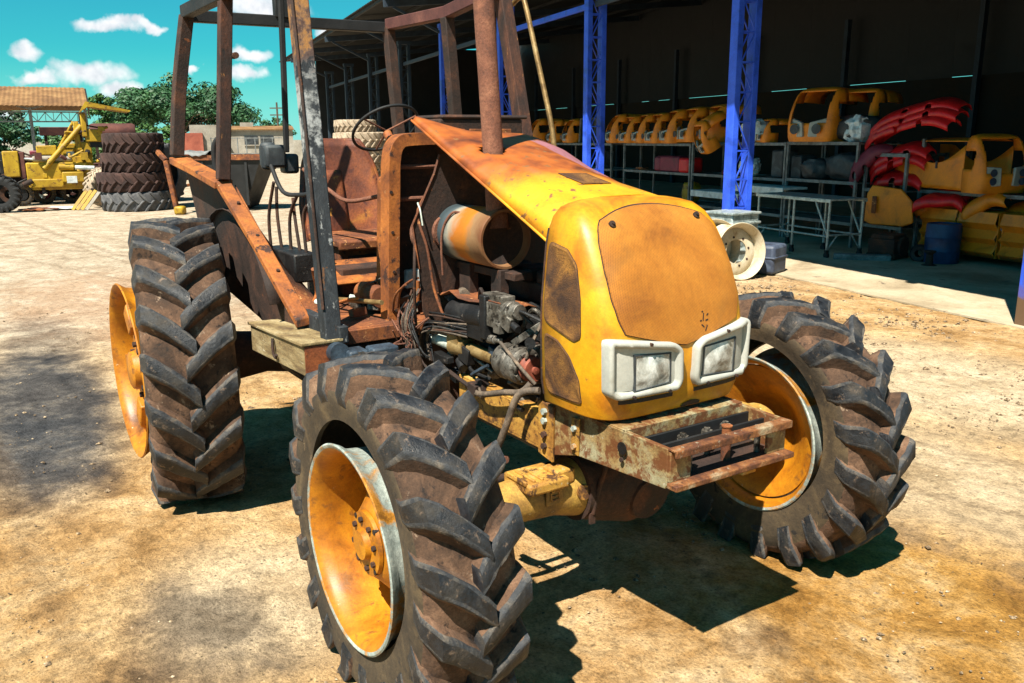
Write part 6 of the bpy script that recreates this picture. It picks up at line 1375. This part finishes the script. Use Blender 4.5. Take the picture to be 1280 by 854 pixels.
def heap(px, D, w, h_, n, lab, mts):
    e = empty('scrap_heap', bgp(px, D), vrot(px)); tag(e, lab, 'scrap')
    for i in range(n):
        m = MB(); x = rs.uniform(-w/2, w/2); z = rs.uniform(0, h_)*(1-abs(x)/w); y = rs.uniform(-.6, .8); t = rs.random()
        rot = Matrix.Rotation(rs.uniform(-.5, .5), 3, 'Y')@Matrix.Rotation(rs.uniform(-.6, .6), 3, 'Z')
        if t < .45: m.box((x, y, z+.2), (rs.uniform(.5,1.3), rs.uniform(.06,.2), rs.uniform(.06,.2)), rot=rot)
        elif t < .7: m.box((x, y, z+.25), (rs.uniform(.3,.7), rs.uniform(.3,.6), rs.uniform(.2,.5)), rot=rot)
        elif t < .85: m.cyl((x, y, max(.1, z)), (x+rs.uniform(-.8,.8), y+.2, z+rs.uniform(.3,1.0)), rs.uniform(.03,.1), 10)
        else: m.lathe([(-.08,.16),(-.10,.30),(.10,.30),(.08,.16)], c=(x, y, z+.3), axis='Y', n=18)
        m.build('scrap_piece', rs.choice(mts), e, bevel=.012)
heap(38, 31, 3.2, 1.3, 34, 'jumble of maroon scrap behind the yellow side tank', ('maroon_steel','rust_dark','dark_steel','rust'))
heap(100, 31.2, 3.6, 1.5, 40, 'jumble of dark scrap under the raised trough', ('maroon_steel','rust_dark','dark_steel','engine_black','shelf_maroon'))
heap(188, 30.5, 1.8, 1.9, 26, 'brown scrap heap right behind the tyre stack', ('rust','rust_dark','maroon_steel','machine_yellow'))
heap(-10, 29.5, 2.4, 1.2, 22, 'dark scrap at the left picture edge below the barn', ('dark_steel','rust_dark','galvanised'))
heap(62, 30.2, 2.4, .5, 24, 'low dark scrap under the yellow machine beam', ('dark_steel','engine_black','rust_dark','pale_sheet'))
# broken yellow digger arm near the cab pillar
da = empty('digger_arm', bgp(224, 24.5), VRZ); tag(da, 'broken orange digger arm standing left of the cab pillar', 'digger arm')
m = MB(); m.bar((-.02,0,.05), (-.25,.1,1.5), .13,.16); m.build('stick', 'rust', da, bevel=.03); m = MB(); m.bar((-.25,.1,1.5), (-.55,.3,1.75), .12,.14); m.build('boom', 'rust', da, bevel=.03); m = MB(); m.box((.06,0,.12), (.28,.3,.24)); m.build('bucket', 'machine_yellow', da, bevel=.06)
# scrap sheets on the ground
for k, (px, D, w, d, mt_, lab) in enumerate(((82,26.6,.95,.55,'pale_sheet','white scrap sheet flat on the ground before the machine'),(56,26.3,.9,.5,'rust_pipe','brown scrap sheet beside the white one'),(40,25.8,.7,.3,'rust','thin rusty strip lying left of the scrap sheets'))):
    m = MB(); rows = [[(w*(i/6-.5), d*(j/4-.5), .07+.06*noise.noise((i*.7+k*5, j*.8, 1))) for j in range(5)] for i in range(7)]
    m.grid(rows); o = m.build('scrap_sheet', mt_, None, smooth=40, solid=.02); o.location = bgp(px, D); o.rotation_euler.z = VRZ+.2*k; tag(o, lab, 'scrap')
ys_ = empty('yellow_grating', bgp(104, 26.2), VRZ); tag(ys_, 'yellow slatted grating propped before the machine', 'grating')
for k in range(4):
    m = MB(); m.bar((-.30+.14*k,0,.02), (.02+.14*k,.35,.58), .09,.03, up=Vector((0,1,0))); m.build('slat', 'machine_yellow' if k < 3 else 'whitewash', ys_)
# dark skip behind the cab
sk = empty('skip', bgp(295, 26.5), VRZ); tag(sk, 'dark steel skip with rusty rim seen through the cab', 'skip')
k_ = 26.5*.973/FPX; w_ = 96*k_/2
m = MB(); vs = [(-w_*.8,-.7,.05),(w_*.45,-.7,.05),(w_*.45,.7,.05),(-w_*.8,.7,.05),(-w_,-.9,1.55),(w_,-.9,1.55),(w_,.9,1.55),(-w_,.9,1.55)]
m.add(vs, [(3,2,1,0),(0,1,5,4),(1,2,6,5),(2,3,7,6),(3,0,4,7)]); m.build('body', 'dark_steel', sk, smooth=0, solid=.03)
m = MB()
for a, b in ((4,5),(5,6),(6,7),(7,4)): m.bar(vs[a], vs[b], .10, .14)
m.build('rim', 'rust', sk)
for x in (-.5,.1,.6):
    m = MB(); m.box((x*w_,-.86,.85), (.07,.10,1.35)); m.build('rib', 'dark_steel', sk)
m = MB(); m.grid([[(-w_*1.05+.8*i/8, -1.0+2.0*j/6, 1.72+.10*noise.noise((i*.6, j*.6, 4))-(.10 if j in (0,6) else 0)) for j in range(7)] for i in range(9)]); o = m.build('tarpaulin', 'tarp', None, smooth=60, solid=.01); o.location = sk.location; o.rotation_euler.z = VRZ; tag(o, 'grey tarpaulin draped over the left end of the dark skip', 'tarpaulin')
# ---- left open barn
D1 = 46.0; kb = D1*math.cos(TILT)/FPX
bn = empty('open_barn', bgp(20, D1), vrot(60)); tag(bn, 'open steel barn with rusty roof and lattice girder at far left', 'barn')
def bz(y): return CAM.z+(172-y)*kb*1.03
def bx2(px): return (px-20)*kb*vcos(60)
m = MB(); n = 60; rows = []
for i in range(n+1):
    x = bx2(-60)+(bx2(124)-bx2(-60))*i/n; dz = .03*(i % 2); rows.append([(x, -1.0, bz(131)+dz), (x+.15, 3.5, bz(110)+.25+dz)])
m.grid(rows); m.build('roof', 'rust_roof', bn, smooth=0, solid=.03)
m = MB(); m.prism([(bx2(124),-1.0,bz(131)-.02),(bx2(124)+.15,3.5,bz(110)+.22),(bx2(133),6.5,bz(131)-.1),(bx2(133),6.4,bz(138))], (.08,0,0)); m.build('gable', 'dark_steel', bn, smooth=0)
m = MB(); m.grid([[(bx2(-60),3.5,bz(110)+.2),(bx2(-60),7.5,bz(131))],[(bx2(126),3.5,bz(110)+.2),(bx2(126),7.5,bz(131))]]); m.build('roof_back', 'rust_roof', bn, smooth=0, solid=.03)
for px in (-40, 50, 121):
    for y_ in (0, 6.8):
        m = MB(); m.box((bx2(px), y_, bz(132)/2), (.16,.16,bz(132))); m.build('post', 'steel_grey', bn)
m = MB(); m.box((bx2(40),0,bz(137.5)), (bx2(121)-bx2(-45),.07,.07)); m.box((bx2(40),0,bz(149)), (bx2(121)-bx2(-45),.07,.07)); m.build('girder_chord', 'steel_grey', bn)
x = bx2(-45); s_ = 0
m = MB()
while x < bx2(120):
    a, b = (bz(149), bz(138)) if s_ % 2 == 0 else (bz(138), bz(149)); m.bar((x,0,a), (x+.38,0,b), .04,.04); m.bar((x,0,bz(149)), (x,0,bz(138)), .03,.03); x += .38; s_ += 1
m.build('girder_web', 'steel_grey', bn, smooth=0)
for k in range(2):
    m = MB(); m.bar((bx2(50),0,bz(134)), (bx2(50)+(-.8 if k else .8),0,bz(129)), .08,.10); m.build('strut', 'steel_grey', bn)
# ---- white building and railing
D2 = 62.0; kw = D2*math.cos(TILT)/FPX
wb = empty('white_building', bgp(300, D2), vrot(300)); tag(wb, 'low whitewashed building behind the skip', 'building')
def wz(y): return CAM.z+(172-y)*kw*1.03
def wx(px): return (px-300)*kw*vcos(300)
m = MB(); m.box((wx(262), 0, wz(155)/2), (wx(280)-wx(244), 3, wz(155))); m.build('wall', 'whitewash', wb)
m = MB(); m.box((wx(325), 1.0, wz(161)/2), (wx(372)-wx(279), 3, wz(161))); m.build('wall', 'whitewash', wb)
m = MB(); m.prism([(wx(278),-.7,wz(161)),(wx(373),-.7,wz(161)),(wx(373),1.0,wz(157)),(wx(278),1.0,wz(157))], (0,0,.08)); m.build('roof', 'rust_roof', wb, smooth=0)
m = MB(); m.box((wx(314),1.0,wz(156)), (.9,.8,.5)); m.build('dormer', 'whitewash', wb)
for px in (318, 338):
    m = MB(); m.box((wx(px),-.53,wz(173)), (.9,.06,.6)); f = m.build('window', 'dark_plastic', wb); b = MB(); b.box((wx(px),-.57,wz(173)-.33), (1.0,.06,.06)); b.build('sill', 'whitewash', f)
m = MB(); m.box((wx(247),-1.6,wz(178)), (1.3,.3,1.6)); o = m.build('red_hut', 'brick_red', wb)
rl = empty('yard_railing', bgp(310, 55), VRZ); tag(rl, 'thin steel railing in front of the white building', 'railing'); kr = 55*.973/FPX
for px in range(268, 356, 11):
    m = MB(); m.box(((px-310)*kr,0,1.1), (.05,.05,2.2)); m.build('post', 'steel_grey', rl)
for z in (1.2, 2.15):
    m = MB(); m.box(((312-310)*kr,0,z), (90*kr,.04,.05)); m.build('rail', 'steel_grey', rl)
up_ = empty('utility_pole', bgp(352, 80), VRZ); tag(up_, 'wooden utility pole with crossarms beyond the white building', 'pole')
m = MB(); m.cyl((0,0,0), (0,0,5.3), .11, 10, r2=.08); m.build('mast', 'bark', up_)
for z in (4.2,4.8):
    m = MB(); m.box((0,0,z), (1.3,.1,.1)); m.build('crossarm', 'bark', up_)
# far boundary wall
m = MB(); m.box((0,0,1.0), (60,.3,2.0)); o = m.build('boundary_wall', 'whitewash', None); o.location = bgp(120, 75); o.rotation_euler.z = VRZ; tag(o, 'long pale boundary wall at the back of the yard', 'wall')
# ---- trees
def tree(px, D, W_, Htop, Hbot, leafm, lab, seed, n=5200, ls=.45, group='trees beyond the yard', trunk=True, umbrella=True):
    rnd = random.Random(seed); e = empty('tree', bgp(px, D), rnd.random()*6); tag(e, lab, 'tree', group)
    cz = (Htop+Hbot)/2; clumps = []
    nc = 70 if umbrella else 30
    for _ in range(nc):
        a = rnd.random()*6.283; r = math.sqrt(rnd.random())*W_*.88; f = math.sqrt(max(0, 1-(r/W_)**2))
        z = Hbot+(Htop-Hbot)*f*rnd.uniform(.30, .98) if umbrella else Hbot+(Htop-Hbot)*rnd.uniform(.1,.95)
        if not umbrella: r *= math.sin(math.pi*min(.95, max(.15, (z-Hbot)/(Htop-Hbot)*.8+.15)))
        clumps.append(Vector((r*math.cos(a), r*math.sin(a), z)))
    t = MB()
    top = Vector((0,0,Hbot+(Htop-Hbot)*.3)); t.tube([(0,0,0),(.05,0,Hbot*.5),top], [W_*.065,W_*.05,W_*.03], 10)
    for c in clumps[::3]: t.tube([top*.55, top*.6+c*.4+Vector((0,0,-.4)), c], [W_*.014,W_*.008,W_*.003], 6)
    t.build('trunk', 'bark', e, smooth=60)
    m = MB(); cr = W_*.22
    for i in range(n):
        c = clumps[rnd.randrange(nc)]; d = Vector((rnd.gauss(0,1), rnd.gauss(0,1), rnd.gauss(0,1))).normalized()*cr*rnd.random()**.45; d.z *= .55
        p = c+d; nn = (d.normalized()*.8+Vector((rnd.gauss(0,.5), rnd.gauss(0,.5), .6+rnd.gauss(0,.4)))).normalized(); x, y = frame_of(nn, Vector((rnd.random(), rnd.random(), rnd.random()))); l = ls*rnd.uniform(.55,1.25)
        m.add([p-x*l*.5, p-y*l*.3+x*.05, p+x*l*.5, p+y*l*.3], [(0,1,2,3)])
    m.build('crown', leafm, e, smooth=0, recalc=False); return e
tree(232, 115, 9.6, 9.6, 3.2, 'leaf_dark', 'broad umbrella shaped dark green tree behind the cab', 71, 26000, .5)
tree(345, 135, 3.6, 5.2, 2.0, 'leaf_dark', 'small dark tree at the right of the broad umbrella tree', 73, 2200, .5)
tree(135, 70, 2.2, 5.6, 1.2, 'leaf_mid', 'bushy green tree between the barn and the broad tree', 74, 2600, .32, umbrella=False)
tree(12, 60, 2.6, 4.4, .6, 'leaf_dark', 'dark bushy tree under the barn girder at far left', 75, 3000, .32, umbrella=False)
tree(-25, 58, 2.6, 4.6, .6, 'leaf_dark', 'dark bushy tree at the very left edge', 79, 2200, .32, umbrella=False)
tree(75, 66, 2.0, 2.6, .3, 'leaf_mid', 'low green bush seen below the barn girder', 76, 2200, .3, umbrella=False)
tree(105, 68, 2.0, 2.8, .3, 'leaf_mid', 'low green bush behind the yellow mast', 80, 2200, .3, umbrella=False)
tree(222, 60, 1.6, 3.0, .4, 'leaf_mid', 'light green shrub left of the rear cab pillar', 77, 1800, .28, umbrella=False)
tree(190, 62, 1.8, 3.2, .4, 'leaf_mid', 'green shrub behind the tyre stack', 78, 1800, .28, umbrella=False)
tree(420, 170, 5, 5.5, 2, 'leaf_dark', 'distant dark tree at the far end of the shed', 81, 2200, .6)
